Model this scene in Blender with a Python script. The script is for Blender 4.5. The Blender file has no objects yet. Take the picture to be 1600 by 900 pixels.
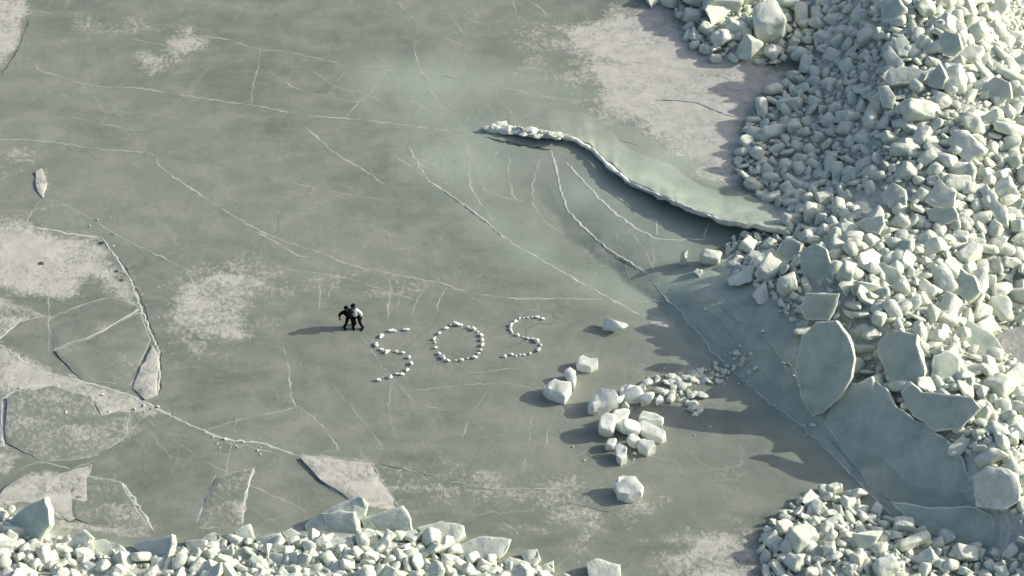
import bpy, bmesh, math, random
import numpy as np
from mathutils import Vector, Matrix, noise as mnoise
random.seed(7)
rng = np.random.default_rng(11)
R = math.radians
C = bpy.context.scene.collection

# ------------------------------------------------------------------ camera
ELEV, DIST, PXM = 40.0, 180.0, 27.0        # look-down angle, metres to the middle of the view, pixels per metre there
cam_d = bpy.data.cameras.new('camera'); cam = bpy.data.objects.new('camera', cam_d); C.objects.link(cam)
CAM = np.array([0.0, -DIST*math.cos(R(ELEV)), DIST*math.sin(R(ELEV))])
cam.location = CAM.tolist(); cam.rotation_euler = (R(90-ELEV), 0, 0)
FPX = PXM*DIST
cam_d.sensor_width = 36; cam_d.lens = FPX/1600*36; cam_d.clip_end = 20000
bpy.context.scene.camera = cam

# ------------------------------------------------------------------ light
SUN_EL, SUN_AZ = 25.0, 10.0                # sun low on the right, a little beyond the scene
w = bpy.data.worlds.new('World'); bpy.context.scene.world = w; w.use_nodes = True
nt = w.node_tree; bg = nt.nodes['Background']
sky = nt.nodes.new('ShaderNodeTexSky'); sky.sky_type = 'NISHITA'; sky.sun_disc = False
sky.sun_elevation = R(SUN_EL); sky.sun_rotation = R(90-SUN_AZ)
sky.air_density = 1.0; sky.dust_density = 4.0; sky.ozone_density = 1.0
nt.links.new(sky.outputs[0], bg.inputs[0]); bg.inputs[1].default_value = 0.145
sd = bpy.data.lights.new('sun', 'SUN'); sd.energy = 4.3; sd.angle = R(0.6); sd.color = (1.0, 0.945, 0.80)
sun = bpy.data.objects.new('sun', sd); C.objects.link(sun)
sv = Vector((math.cos(R(SUN_EL))*math.cos(R(SUN_AZ)), math.cos(R(SUN_EL))*math.sin(R(SUN_AZ)), math.sin(R(SUN_EL))))
sun.rotation_euler = sv.to_track_quat('Z', 'Y').to_euler(); sun.location = (60, 20, 40)
vs = bpy.context.scene.view_settings
bpy.context.scene.display_settings.display_device = 'sRGB'
vs.view_transform = 'Standard'; vs.look = 'None'; vs.exposure = 0.22; vs.gamma = 1.0

# ------------------------------------------------------------------ photo point -> place
se, ce = math.sin(R(ELEV)), math.cos(R(ELEV))
RIGHT = np.array([1.0, 0, 0]); UP = np.array([0, se, ce]); FWD = np.array([0, ce, -se])
def ray(px, py):
    return FWD + RIGHT*((px-800)/FPX) + UP*((450-py)/FPX)
def G(px, py, z=0.0):
    d = ray(px, py); t = (z-CAM[2])/d[2]
    return CAM + d*t
def GP(px, py, p0, n):
    d = ray(px, py); t = np.dot(np.asarray(p0)-CAM, n)/np.dot(d, n)
    return CAM + d*t
def PROJ(P):
    v = np.asarray(P)-CAM
    f = v@FWD
    return 800+FPX*(v@RIGHT)/f, 450-FPX*(v@UP)/f
def scale_at(py): return FPX/np.linalg.norm(G(800, py)-CAM)

# ------------------------------------------------------------------ height of the ground
CTRL = [  # px, py, height: buckled dome, its broken edge, rubble ridge, piles
 # around the dome: flat ice
 (560,110,0),(700,112,0),(850,135,0),(960,190,0),(1060,225,0),(1120,270,0),(600,200,0),(680,300,0),(780,400,0),(880,450,0),(900,110,0),
 (730,210,0.02),(740,170,.05),
 # crest (ground sits under the plate)
 (800,212,.10),(870,222,.22),(930,246,.38),(985,292,.40),(1060,328,.52),(1130,356,.78),(1230,372,1.6),
 (830,175,.10),(930,200,.12),(1010,240,.25),(1100,285,.35),(1180,325,.7),
 # lower plate
 (900,300,.28),(950,340,.34),(1010,365,.42),(1080,385,.6),(1140,395,.85),(960,300,.4),(1030,345,.55),
 (865,250,.2),(885,312,.22),(940,370,.3),(985,405,.34),(1025,432,.42),(1060,440,.6),
 (850,300,.05),(868,340,0),(915,392,.0),(960,425,.0),(1000,458,0),(1030,480,0),
 # steep face of the bent sheet
 (1060,510,0),(1110,555,0),(1150,590,0),(1200,630,0),(1250,670,0),(1290,705,0),(1330,750,0),(1370,790,0),(1400,830,0.1),
 (1080,470,.9),(1130,500,1.25),(1180,540,1.45),(1225,580,1.4),(1265,640,.8),(1300,672,.5),(1350,735,.5),
 (1100,425,1.0),(1160,445,1.6),(1210,480,2.3),(1240,520,2.3),
 # ridge left foot
 (1200,-120,0),(1220,-60,0),(1235,0,.0),(1232,60,0),(1245,110,0),(1190,150,0),(1172,200,0),(1155,250,0),(1165,290,.1),(1205,320,.5),
 (1310,60,1.3),(1280,150,1.0),(1260,230,.9),(1250,290,.8),(1320,270,1.9),(1340,180,2.3),(1355,90,2.9),(1340,20,2.2),
 # crest of ridge
 (1380,-120,3.9),(1390,-40,4.1),(1390,30,4.2),(1395,100,4.2),(1400,170,4.1),(1400,235,4.0),(1380,290,3.6),(1320,355,3.0),(1300,400,3.6),(1330,450,3.7),(1370,500,3.8),
 (1420,560,3.4),(1470,620,3.2),(1530,690,3.0),(1560,750,3.0),(1590,800,2.6),(1620,850,2.2),(1650,930,1.5),
 (1310,520,2.4),(1340,560,2.2),(1390,620,1.9),(1440,680,1.6),(1480,740,1.2),(1500,800,.9),(1540,850,.8),
 (1480,50,4.6),(1500,150,4.6),(1500,250,4.3),(1480,350,3.7),(1480,430,3.2),(1520,500,2.2),(1570,590,1.8),(1600,660,2.2),(1640,740,2.4),
 (1560,20,2.2),(1600,40,1.2),(1640,60,1.3),(1580,130,3.6),(1620,220,3.6),(1620,320,3.4),(1610,420,2.4),(1610,480,1.3),(1620,550,1.0),(1700,550,1.2),(1700,650,1.7),
 (1720,100,2.2),(1720,250,2.8),(1720,400,2.2),(1850,100,.5),(1850,300,.5),(1850,500,.4),(1850,700,.5),(1480,-120,3.8),(1620,-120,1.5),(1800,-120,.3),
 # pile at the bottom right
 (1170,820,0),(1180,880,0),(1180,960,0),(1230,775,0),(1300,750,0),(1270,830,.45),(1330,830,.6),(1300,900,.7),(1400,870,.7),(1470,900,.8),(1550,900,.9),(1400,980,.6),(1550,1000,.5),(1300,1000,.5),
 # blocks at the top
 (980,-10,0),(1060,20,.0),(1090,80,0),(1150,110,0),(1210,110,0),(1130,20,.5),(1190,50,.7),(1050,-40,.5),(1150,-60,.8),
 # bottom ridge
 (-60,780,.3),(0,800,.3),(50,815,.4),(110,835,.15),(200,850,.15),(300,845,.1),(400,838,.15),(470,825,.15),(560,815,.3),(640,822,.1),(720,830,0),(800,860,0),(880,895,0),(960,915,0),(1040,940,0),
 (-60,760,0),(0,770,0),(60,775,0),(110,815,0),(200,825,0),(300,820,0),(400,812,0),(460,800,0),(560,775,0),(660,800,0),(770,830,0),(860,870,0),(1000,890,0),
 (0,880,1.0),(100,890,.8),(200,890,.7),(350,885,.7),(500,880,.8),(650,890,.7),(780,910,.5),(900,930,.3),
 (0,960,1.2),(200,960,1.0),(400,960,1.1),(600,960,1.0),(800,960,.7),(1000,980,.3),(-100,1000,1.0),(-120,860,.9),(-120,760,.2),
 (200,1100,.6),(600,1100,.6),(1000,1100,.2),(-200,1100,.5),(1300,1100,.2),
 # more flat ice
 (-100,-80,0),(200,-80,0),(500,-80,0),(800,-80,0),(1000,-80,0),(-100,200,0),(200,200,0),(400,300,0),(600,400,0),(500,20,0),(750,40,0),(950,60,0),(1050,150,0),
 (200,400,0),(-100,400,0),(-100,600,0),(200,600,0),(400,550,0),(400,720,0),(600,650,0),(700,540,0),(800,740,0),(900,560,0),(960,830,0),(1000,640,0),(1080,720,0),(1130,650,0),(1180,730,0),
 (1080,830,0),(700,740,0),(50,700,0),(950,500,0),(1000,540,0),(1100,100,0),(1100,200,0),(1130,230,0),(1000,30,0),
]
_cp = np.array([G(a, b, z) for a, b, z in CTRL])
for ang in np.linspace(0, 2*math.pi, 40, endpoint=False):
    _cp = np.vstack([_cp, [6+75*math.cos(ang), 75*math.sin(ang), 0]])
def _phi(r): return np.sqrt(r*r+0.05)
_A = _phi(np.linalg.norm(_cp[:, None, :2]-_cp[None, :, :2], axis=2))
_n = len(_cp)
_M = np.zeros((_n+1, _n+1)); _M[:_n, :_n] = _A - np.eye(_n)*0.05; _M[:_n, _n] = 1; _M[_n, :_n] = 1
_w = np.linalg.solve(_M, np.append(_cp[:, 2], 0))
def vnoise(x, y, s, seed=0):               # cheap smooth noise, -1..1
    x = np.asarray(x)/s+seed*17.3; y = np.asarray(y)/s-seed*9.1
    xi = np.floor(x).astype(int); yi = np.floor(y).astype(int); fx = x-xi; fy = y-yi
    fx = fx*fx*(3-2*fx); fy = fy*fy*(3-2*fy)
    def h(a, b):
        v = np.sin(a*127.1+b*311.7+seed*74.7)*43758.5453
        return (v-np.floor(v))*2-1
    return (h(xi, yi)*(1-fx)+h(xi+1, yi)*fx)*(1-fy)+(h(xi, yi+1)*(1-fx)+h(xi+1, yi+1)*fx)*fy
def H(x, y):
    x = np.atleast_1d(np.asarray(x, float)).ravel(); y = np.atleast_1d(np.asarray(y, float)).ravel()
    out = np.zeros(len(x))
    for i in range(0, len(x), 20000):
        sx, sy = x[i:i+20000], y[i:i+20000]
        d = _phi(np.hypot(sx[:, None]-_cp[None, :, 0], sy[:, None]-_cp[None, :, 1]))
        out[i:i+20000] = d@_w[:_n]+_w[_n]
    out = np.where(out < .12, np.clip(out-.03, 0, None)*1.33, out)
    far = np.hypot(x-6, y) > 74
    out[far] = 0
    return np.clip(out, 0, None)
def H1(x, y): return float(H([x], [y])[0])
def GS(px, py):                            # where the sight line meets the ground surface
    z = 0.0
    for _ in range(14):
        p = G(px, py, z); z = .5*z+.5*H1(p[0], p[1])
    p = G(px, py, z); return np.array([p[0], p[1], H1(p[0], p[1])])

def poly_sdf(X, Y, poly):                  # negative inside
    P = np.asarray(poly)[:, :2]; n = len(P)
    d = np.full(X.shape, 1e9); ins = np.zeros(X.shape, bool)
    for i in range(n):
        a = P[i]; b = P[(i+1) % n]; e = b-a
        wx, wy = X-a[0], Y-a[1]
        t = np.clip((wx*e[0]+wy*e[1])/(e@e+1e-9), 0, 1)
        d = np.minimum(d, np.hypot(wx-e[0]*t, wy-e[1]*t))
        c = ((a[1] > Y) != (b[1] > Y)) & (X < (b[0]-a[0])*(Y-a[1])/((b[1]-a[1]) if abs(b[1]-a[1]) > 1e-9 else 1e-9)+a[0])
        ins ^= c
    return np.where(ins, -d, d)
def gpoly(pts, surf=False): return [GS(*p) if surf else G(*p) for p in pts]

# ------------------------------------------------------------------ materials
def mat(name): 
    m = bpy.data.materials.new(name); m.use_nodes = True
    return m, m.node_tree, m.node_tree.nodes['Principled BSDF']
def N(t, ty, **k):
    n = t.nodes.new(ty)
    for a, v in k.items(): setattr(n, a, v)
    return n
def noise(t, scale, detail=4, rough=.55, vec=None, dist=0.0):
    n = N(t, 'ShaderNodeTexNoise'); n.inputs['Scale'].default_value = scale; n.inputs['Detail'].default_value = detail
    n.inputs['Roughness'].default_value = rough; n.inputs['Distortion'].default_value = dist
    if vec: t.links.new(vec, n.inputs['Vector'])
    return n.outputs['Fac']
def ramp(t, src, a, b, c0=(0,0,0,1), c1=(1,1,1,1)):
    r = N(t, 'ShaderNodeValToRGB'); r.color_ramp.elements[0].position = a; r.color_ramp.elements[1].position = b
    r.color_ramp.elements[0].color = c0; r.color_ramp.elements[1].color = c1
    t.links.new(src, r.inputs[0]); return r.outputs[0]
def mixc(t, f, a, b):
    m = N(t, 'ShaderNodeMix', data_type='RGBA')
    for s, v in ((m.inputs['Factor'], f), (m.inputs['A'], a), (m.inputs['B'], b)):
        if isinstance(v, (tuple, float)): s.default_value = v
        else: t.links.new(v, s)
    return m.outputs['Result']
def math_(t, op, a, b, clamp=False):
    m = N(t, 'ShaderNodeMath', operation=op); m.use_clamp = clamp
    for s, v in zip(m.inputs, (a, b)):
        if isinstance(v, (int, float)): s.default_value = v
        else: t.links.new(v, s)
    return m.outputs[0]
def bump(t, src, strength, dist, p, prev=None):
    b = N(t, 'ShaderNodeBump'); b.inputs['Strength'].default_value = strength; b.inputs['Distance'].default_value = dist
    t.links.new(src, b.inputs['Height'])
    if prev: t.links.new(prev, b.inputs['Normal'])
    if p: t.links.new(b.outputs[0], p.inputs['Normal'])
    return b.outputs[0]

# lake ice with drifted snow
M_ice, t, p = mat('lake_ice')
tc = N(t, 'ShaderNodeTexCoord').outputs['Object']
mp = N(t, 'ShaderNodeMapping'); mp.inputs['Scale'].default_value = (.6, 1.15, 1); mp.inputs['Rotation'].default_value = (0, 0, R(-14)); t.links.new(tc, mp.inputs[0]); st = mp.outputs[0]
big = noise(t, .07, 5, .6, tc, .4); mid = noise(t, .45, 5, .6, tc); fine = noise(t, 3.2, 4, .65, tc); grain = noise(t, 11, 2, .6, tc); streak = noise(t, .55, 6, .62, st, .3)
c = ramp(t, big, .35, .65, (.142, .172, .140, 1), (.222, .246, .210, 1))
c = mixc(t, math_(t, 'MULTIPLY', ramp(t, streak, .40, .72), .75), c, (.285, .288, .25, 1.))
c = mixc(t, math_(t, 'MULTIPLY', ramp(t, mid, .52, .75), .5), c, (.15, .18, .14, 1.))
cloud = noise(t, .22, 7, .68, tc, 1.2)
c = mixc(t, math_(t, 'MULTIPLY', ramp(t, cloud, .50, .68), .45), c, (.30, .315, .275, 1.))
c = mixc(t, math_(t, 'MULTIPLY', ramp(t, noise(t, .16, 6, .7, st, .8), .54, .70), .5), c, (.118, .148, .115, 1.))
def hair(scale, wdt, amt, col):
    global c
    vo = N(t, 'ShaderNodeTexVoronoi', feature='DISTANCE_TO_EDGE'); vo.inputs['Scale'].default_value = scale
    wn = N(t, 'ShaderNodeTexNoise'); wn.inputs['Scale'].default_value = scale*1.6; wn.inputs['Detail'].default_value = 4; t.links.new(tc, wn.inputs['Vector'])
    wv = N(t, 'ShaderNodeVectorMath', operation='MULTIPLY_ADD'); t.links.new(wn.outputs['Color'], wv.inputs[0]); wv.inputs[1].default_value = (1.3/scale*.6,)*3; t.links.new(tc, wv.inputs[2]); t.links.new(wv.outputs[0], vo.inputs['Vector'])
    ln = math_(t, 'SUBTRACT', 1., ramp(t, vo.outputs['Distance'], 0., wdt))
    ln = math_(t, 'MULTIPLY', ln, math_(t, 'MULTIPLY', ramp(t, noise(t, scale*1.1, 3, .6, tc), .45, .62), amt))
    c = mixc(t, ln, c, col)
hair(.16, .010, .45, (.36, .375, .34, 1.)); hair(.42, .016, .35, (.34, .355, .32, 1.)); hair(.1, .007, .5, (.09, .11, .09, 1.))
gr = ramp(t, grain, .3, .7, (.93, .93, .93, 1), (1.07, 1.07, 1.07, 1))
mm = N(t, 'ShaderNodeMix', data_type='RGBA', blend_type='MULTIPLY'); mm.inputs['Factor'].default_value = 1.
t.links.new(c, mm.inputs['A']); t.links.new(gr, mm.inputs['B']); c = mm.outputs['Result']
at = N(t, 'ShaderNodeAttribute', attribute_name='snow').outputs['Fac']
at3 = N(t, 'ShaderNodeAttribute', attribute_name='pack').outputs['Fac']
atg = N(t, 'ShaderNodeAttribute', attribute_name='clear').outputs['Fac']
c = mixc(t, math_(t, 'MULTIPLY', atg, .9), c, mixc(t, mid, (.25, .31, .26, 1.), (.38, .43, .37, 1.)))
atb = N(t, 'ShaderNodeAttribute', attribute_name='bank').outputs['Fac']
c = mixc(t, atb, c, mixc(t, ramp(t, noise(t, .6, 6, .65, tc, .6), .35, .7), (.29, .36, .30, 1.), (.44, .50, .43, 1.)))
sn = math_(t, 'ADD', math_(t, 'MULTIPLY', streak, .5), math_(t, 'MULTIPLY', fine, .5))
sn = math_(t, 'MULTIPLY', math_(t, 'SUBTRACT', sn, .5), 4.2)
f = math_(t, 'ADD', math_(t, 'MULTIPLY', at, 1.5), sn)
f = math_(t, 'MULTIPLY', math_(t, 'SUBTRACT', f, .62), 1.25, True)
f = math_(t, 'MULTIPLY', f, .82, True)
snowc = ramp(t, noise(t, 1.1, 5, .7, tc), .3, .7, (.40, .395, .365, 1), (.60, .59, .55, 1))
c = mixc(t, f, c, snowc)
c = mixc(t, at3, c, ramp(t, fine, .35, .7, (.32, .35, .32, 1), (.56, .58, .53, 1)))
t.links.new(c, p.inputs['Base Color']); t.links.new(math_(t, 'ADD', math_(t, 'MULTIPLY', f, .25), ramp(t, mid, .35, .65, (.30,)*3+(1,), (.52,)*3+(1,))), p.inputs['Roughness']); p.inputs['Roughness'].default_value = .48; p.inputs['Specular IOR Level'].default_value = .4
b1 = bump(t, math_(t, 'ADD', math_(t, 'MULTIPLY', fine, .4), f), .5, .06, None); b2 = bump(t, mid, .35, .18, None, b1); bump(t, grain, .3, .015, p, b2)

def ice_mat(name, c0, c1, rough=.5, bs=.5, nscale=2.2, trans=.0, snowy=0.0, frost=False):
    m, t, p = mat(name)
    tc = N(t, 'ShaderNodeTexCoord').outputs['Object']
    oi = N(t, 'ShaderNodeObjectInfo').outputs['Random']
    mp = N(t, 'ShaderNodeVectorMath', operation='ADD'); t.links.new(tc, mp.inputs[0]); t.links.new(oi, mp.inputs[1])
    n1 = noise(t, nscale, 5, .6, mp.outputs[0], .3); n2 = noise(t, nscale*5, 3, .6, mp.outputs[0])
    c = ramp(t, n1, .3, .7, c0+(1,), c1+(1,))
    if frost:                               # cloudy frost, hairline cracks
        n3 = noise(t, .55, 6, .68, mp.outputs[0], .8)
        c = mixc(t, math_(t, 'MULTIPLY', ramp(t, n3, .45, .72), .7), c, (.60, .63, .56, 1.))
        vo = N(t, 'ShaderNodeTexVoronoi', feature='DISTANCE_TO_EDGE'); vo.inputs['Scale'].default_value = .42
        wv = N(t, 'ShaderNodeVectorMath', operation='MULTIPLY_ADD'); nn = N(t, 'ShaderNodeTexNoise'); nn.inputs['Scale'].default_value = 1.1; t.links.new(mp.outputs[0], nn.inputs['Vector'])
        t.links.new(nn.outputs['Color'], wv.inputs[0]); wv.inputs[1].default_value = (.9, .9, .9); t.links.new(mp.outputs[0], wv.inputs[2]); t.links.new(wv.outputs[0], vo.inputs['Vector'])
        ln = math_(t, 'MULTIPLY', math_(t, 'SUBTRACT', 1., ramp(t, vo.outputs['Distance'], .0, .022)), math_(t, 'MULTIPLY', n2, .8))
        c = mixc(t, ln, c, (.66, .69, .62, 1.))
    if snowy:
        gN = N(t, 'ShaderNodeNewGeometry').outputs['Normal']; sx = N(t, 'ShaderNodeSeparateXYZ'); t.links.new(gN, sx.inputs[0])
        up = ramp(t, math_(t, 'ADD', sx.outputs[2], math_(t, 'MULTIPLY', math_(t, 'SUBTRACT', n2, .5), .8)), .62, .9)
        c = mixc(t, math_(t, 'MULTIPLY', up, snowy), c, (.73, .755, .665, 1.))
    t.links.new(c, p.inputs['Base Color']); p.inputs['Roughness'].default_value = rough; p.inputs['Specular IOR Level'].default_value = .35
    b = bump(t, n1, bs, .12, None); bump(t, n2, bs*.8, .03, p, b)
    if trans:
        tr = N(t, 'ShaderNodeBsdfTranslucent'); tr.inputs[0].default_value = (.45, .62, .54, 1)
        mx = N(t, 'ShaderNodeMixShader'); mx.inputs[0].default_value = trans
        out = t.nodes['Material Output']
        t.links.new(p.outputs[0], mx.inputs[1]); t.links.new(tr.outputs[0], mx.inputs[2]); t.links.new(mx.outputs[0], out.inputs[0])
    return m
M_white = ice_mat('broken_white_ice', (.47, .52, .445), (.69, .73, .625), .55, .8, 2.4, snowy=.6)
M_loose = ice_mat('loose_block_ice', (.62, .67, .60), (.82, .84, .77), .5, .4, 2.2)
M_chunk = ice_mat('clean_white_ice', (.78, .80, .76), (.9, .9, .86), .5, .3)
M_face = ice_mat('smooth_green_ice', (.34, .42, .35), (.52, .59, .51), .42, .4, .9, trans=.12, frost=True)
M_pale = ice_mat('pale_rubble_face', (.40, .47, .41), (.58, .64, .57), .45, .6, 1.6, trans=.08, snowy=.35)
M_plate = ice_mat('buckled_plate_ice', (.30, .36, .305), (.42, .48, .415), .5, .45, .8, trans=.05, frost=True)
M_crest = ice_mat('wind_packed_snow', (.66, .69, .62), (.82, .83, .76), .7, .4, 3.)
M_grey = ice_mat('dirty_grey_ice', (.33, .33, .31), (.5, .5, .47), .6, .6, 2.0)
M_crack = ice_mat('frosted_crack', (.19, .215, .185), (.45, .47, .425), .6, .3, .7)
M_crackb = ice_mat('white_frosted_crack', (.36, .40, .37), (.60, .62, .58), .6, .3, 1.2)
M_dark = ice_mat('open_crack_wet_ice', (.035, .045, .045), (.09, .11, .105), .4, .3, 2.0)

# ------------------------------------------------------------------ helpers
def link(name, me, parent=None, label=None, cat=None, group=None, kind=None):
    o = bpy.data.objects.new(name, me); C.objects.link(o)
    if parent is not None: o.parent = parent
    if label: o['label'] = label
    if cat: o['category'] = cat
    if group: o['group'] = group
    if kind: o['kind'] = kind
    return o
def pydata(name, V, F, mats, smooth=False, mi=None):
    me = bpy.data.meshes.new(name); me.from_pydata([tuple(map(float, v)) for v in V], [], F)
    for m in mats: me.materials.append(m)
    if mi is not None: me.polygons.foreach_set('material_index', mi)
    if smooth: me.polygons.foreach_set('use_smooth', [True]*len(me.polygons))
    me.update(); return me
def finish(bm, name, mats, sharp=38):
    bm.normal_update()
    for f in bm.faces: f.smooth = True
    for e in bm.edges:
        if len(e.link_faces) == 2 and e.calc_face_angle(0) > R(sharp): e.smooth = False
    me = bpy.data.meshes.new(name); bm.to_mesh(me); bm.free()
    for m in mats: me.materials.append(m)
    return me

# ------------------------------------------------------------------ the lake: one sheet to the horizon
def axis(a, b, step, far):
    inner = np.arange(a, b+1e-6, step); out = [inner]
    g = step; lo = []; x = a
    while x > -far: g *= 1.5; x -= g; lo.append(x)
    g = step; hi = []; x = b
    while x < far: g *= 1.5; x += g; hi.append(x)
    return np.concatenate([lo[::-1], inner, hi])
xs = axis(-37, 44, .15, 6000); ys = axis(-30, 38, .15, 6000)
X, Y = np.meshgrid(xs, ys); sh = X.shape
inner = (np.abs(X) < 50) & (np.abs(Y) < 45)
Z = H(X.ravel(), Y.ravel()).reshape(sh)
pack = np.clip((Z-.12)/.3, 0, 1)
# the buckled dome is smooth ice, not rubble
DOME = gpoly([(540,100),(900,120),(1100,240),(1215,315),(1235,372),(1170,400),(1150,440),(1225,490),(1245,560),(1300,680),(1390,800),(1330,800),(1200,680),(1000,500),(820,420),(640,260)], False)
DOMES = [GS(a, b) for a, b in [(540,95),(700,95),(900,125),(1010,190),(1110,245),(1195,305),(1205,372),(1120,398),(1110,430),(1160,452),(1225,500),(1245,560),(1300,650),(1450,720),(1540,850),(1420,850),(1330,800),(1200,680),(1000,500),(820,420),(640,260)]]
ds = poly_sdf(X, Y, DOMES); pack *= np.clip(ds/.6, 0, 1)
Z += pack*(vnoise(X, Y, .8, 3)*.12)
Z += inner*vnoise(X, Y, 6, 5)*.02*np.clip(1-Z, 0, 1)
snow = np.zeros(sh)
def patch(pts, strength, soft):
    global snow
    d = poly_sdf(X, Y, gpoly(pts)) + vnoise(X, Y, 1.3, 7)*soft*.4 + vnoise(X, Y, .45, 8)*soft*.25
    snow = np.maximum(snow, strength*np.clip(.5-d/(soft*1.7), 0, 1))
SNOW = [([(880,40),(960,10),(1050,5),(1100,70),(1200,90),(1240,130),(1185,170),(1165,260),(1150,290),(1090,270),(1000,205),(950,185),(895,120)],1.0,1.6),
 ([(215,95),(250,62),(300,45),(330,55),(310,85),(270,105),(235,120)],.78,1.2),([(70,45),(120,22),(210,25),(330,45),(320,62),(220,48),(110,58)],.52,1.2),
 ([(-30,-20),(50,-20),(40,30),(22,75),(0,115),(-40,140)],.9,.4),
 ([(-40,350),(42,350),(155,378),(190,420),(215,470),(225,520),(190,480),(140,440),(100,470),(60,470),(-40,440)],1.0,1.0),([(-40,470),(40,475),(80,495),(20,505),(-40,520)],.75,.6),
 ([(255,450),(290,415),(350,400),(420,400),(420,440),(385,470),(420,500),(400,525),(350,540),(310,560),(265,520)],.80,1.6),
 ([(-20,225),(60,225),(70,260),(50,300),(0,290)],.48,1.2),([(55,262),(75,262),(76,290),(62,312),(53,290)],.85,.4),
 ([(243,545),(249,560),(246,620),(232,625),(205,605),(228,565)],.95,.25),([(-20,535),(60,570),(128,592),(205,615),(265,645),(240,650),(150,640),(80,610),(0,618),(-20,600)],.92,.6),
 ([(60,660),(140,640),(210,650),(200,680),(140,710),(70,715)],.72,1.4),([(-20,790),(40,740),(90,735),(110,745),(140,725),(135,800),(100,815),(60,780),(0,800)],.95,.4),
 ([(465,710),(500,710),(578,722),(600,757),(625,800),(560,790),(500,748)],.95,.25),([(335,745),(398,728),(386,770),(378,822),(300,830),(322,780)],.62,.7),
 ([(580,720),(700,735),(880,745),(960,790),(900,850),(780,800),(650,780),(620,790)],.62,2.2),([(1010,850),(1060,830),(1150,830),(1190,860),(1200,930),(1050,930)],.85,1.8),
 ([(870,800),(960,785),(1060,780),(1000,820),(900,860)],.6,1.8),([(740,30),(860,30),(900,110),(880,140),(800,110)],.45,2.2),([(1000,485),(1040,500),(1060,515),(1020,510)],.7,.7),
 ([(80,810),(200,790),(260,830),(200,850),(100,840)],.6,1.0),([(600,200),(700,260),(740,330),(640,300)],.34,2.5),([(380,180),(600,330),(700,430),(500,380)],.3,3.),([(150,740),(215,760),(230,810),(180,800)],.6,.8),
 ([(280,440),(500,410),(620,450),(600,480),(430,470)],.42,1.6),([(900,370),(960,400),(1000,440),(900,430)],.40,1.5),([(1180,325),(1215,330),(1240,350),(1200,350)],.7,.6),([(0,340),(60,290),(150,330),(100,350)],.36,1.0),
 ([(-10,458),(75,497),(20,505),(0,530),(-20,520)],.8,.3),([(0,612),(14,620),(10,700),(-4,700)],.85,.3),([(146,619),(205,637),(155,652)],.85,.25),([(196,525),(212,480),(237,532)],.8,.3),([(-10,705),(30,712),(10,740),(-10,740)],.8,.3),([(60,640),(150,655),(205,640),(190,670),(120,690)],.7,.8),([(500,400),(700,440),(680,480),(540,450)],.35,1.5),
 ([(1000,560),(1110,560),(1110,640),(1040,650)],.50,1.5)]
for s_ in SNOW: patch(*s_)
clear = np.clip(.5-ds/3.0, 0, 1)*np.clip(.6+.4*vnoise(X, Y, 3, 9), 0, 1)
nyy, nxx = sh
idx = np.arange(nxx*nyy).reshape(sh)
Fq = np.stack([idx[:-1, :-1], idx[:-1, 1:], idx[1:, 1:], idx[1:, :-1]], -1).reshape(-1, 4)
me = bpy.data.meshes.new('lake_ice'); V = np.stack([X, Y, Z], -1).reshape(-1, 3)
me.vertices.add(len(V)); me.vertices.foreach_set('co', V.astype(np.float32).ravel())
me.loops.add(Fq.size); me.loops.foreach_set('vertex_index', Fq.astype(np.int32).ravel())
me.polygons.add(len(Fq)); me.polygons.foreach_set('loop_start', np.arange(0, Fq.size, 4, dtype=np.int32)); me.polygons.foreach_set('loop_total', np.full(len(Fq), 4, np.int32))
me.update(calc_edges=True); me.polygons.foreach_set('use_smooth', [True]*len(Fq))
BANK = [GS(a, b) for a, b in [(1012,445),(1037,463),(1075,500),(1110,545),(1170,600),(1240,655),(1290,700),(1340,752),(1390,800),(1430,850),(1560,880),(1560,800),(1420,720),(1310,640),(1255,560),(1240,500),(1160,438),(1110,420),(1060,425)]]
bd = poly_sdf(X, Y, BANK)+vnoise(X, Y, .7, 12)*.08
bank = np.clip(.5-bd/.35, 0, 1)
for nm, ar in (('snow', snow*(1-bank)), ('pack', pack*(1-bank)), ('clear', clear), ('bank', bank)):
    a = me.attributes.new(nm, 'FLOAT', 'POINT'); a.data.foreach_set('value', ar.astype(np.float32).ravel())
me.materials.append(M_ice)
lake = link('lake_ice', me, kind='structure')

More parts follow.
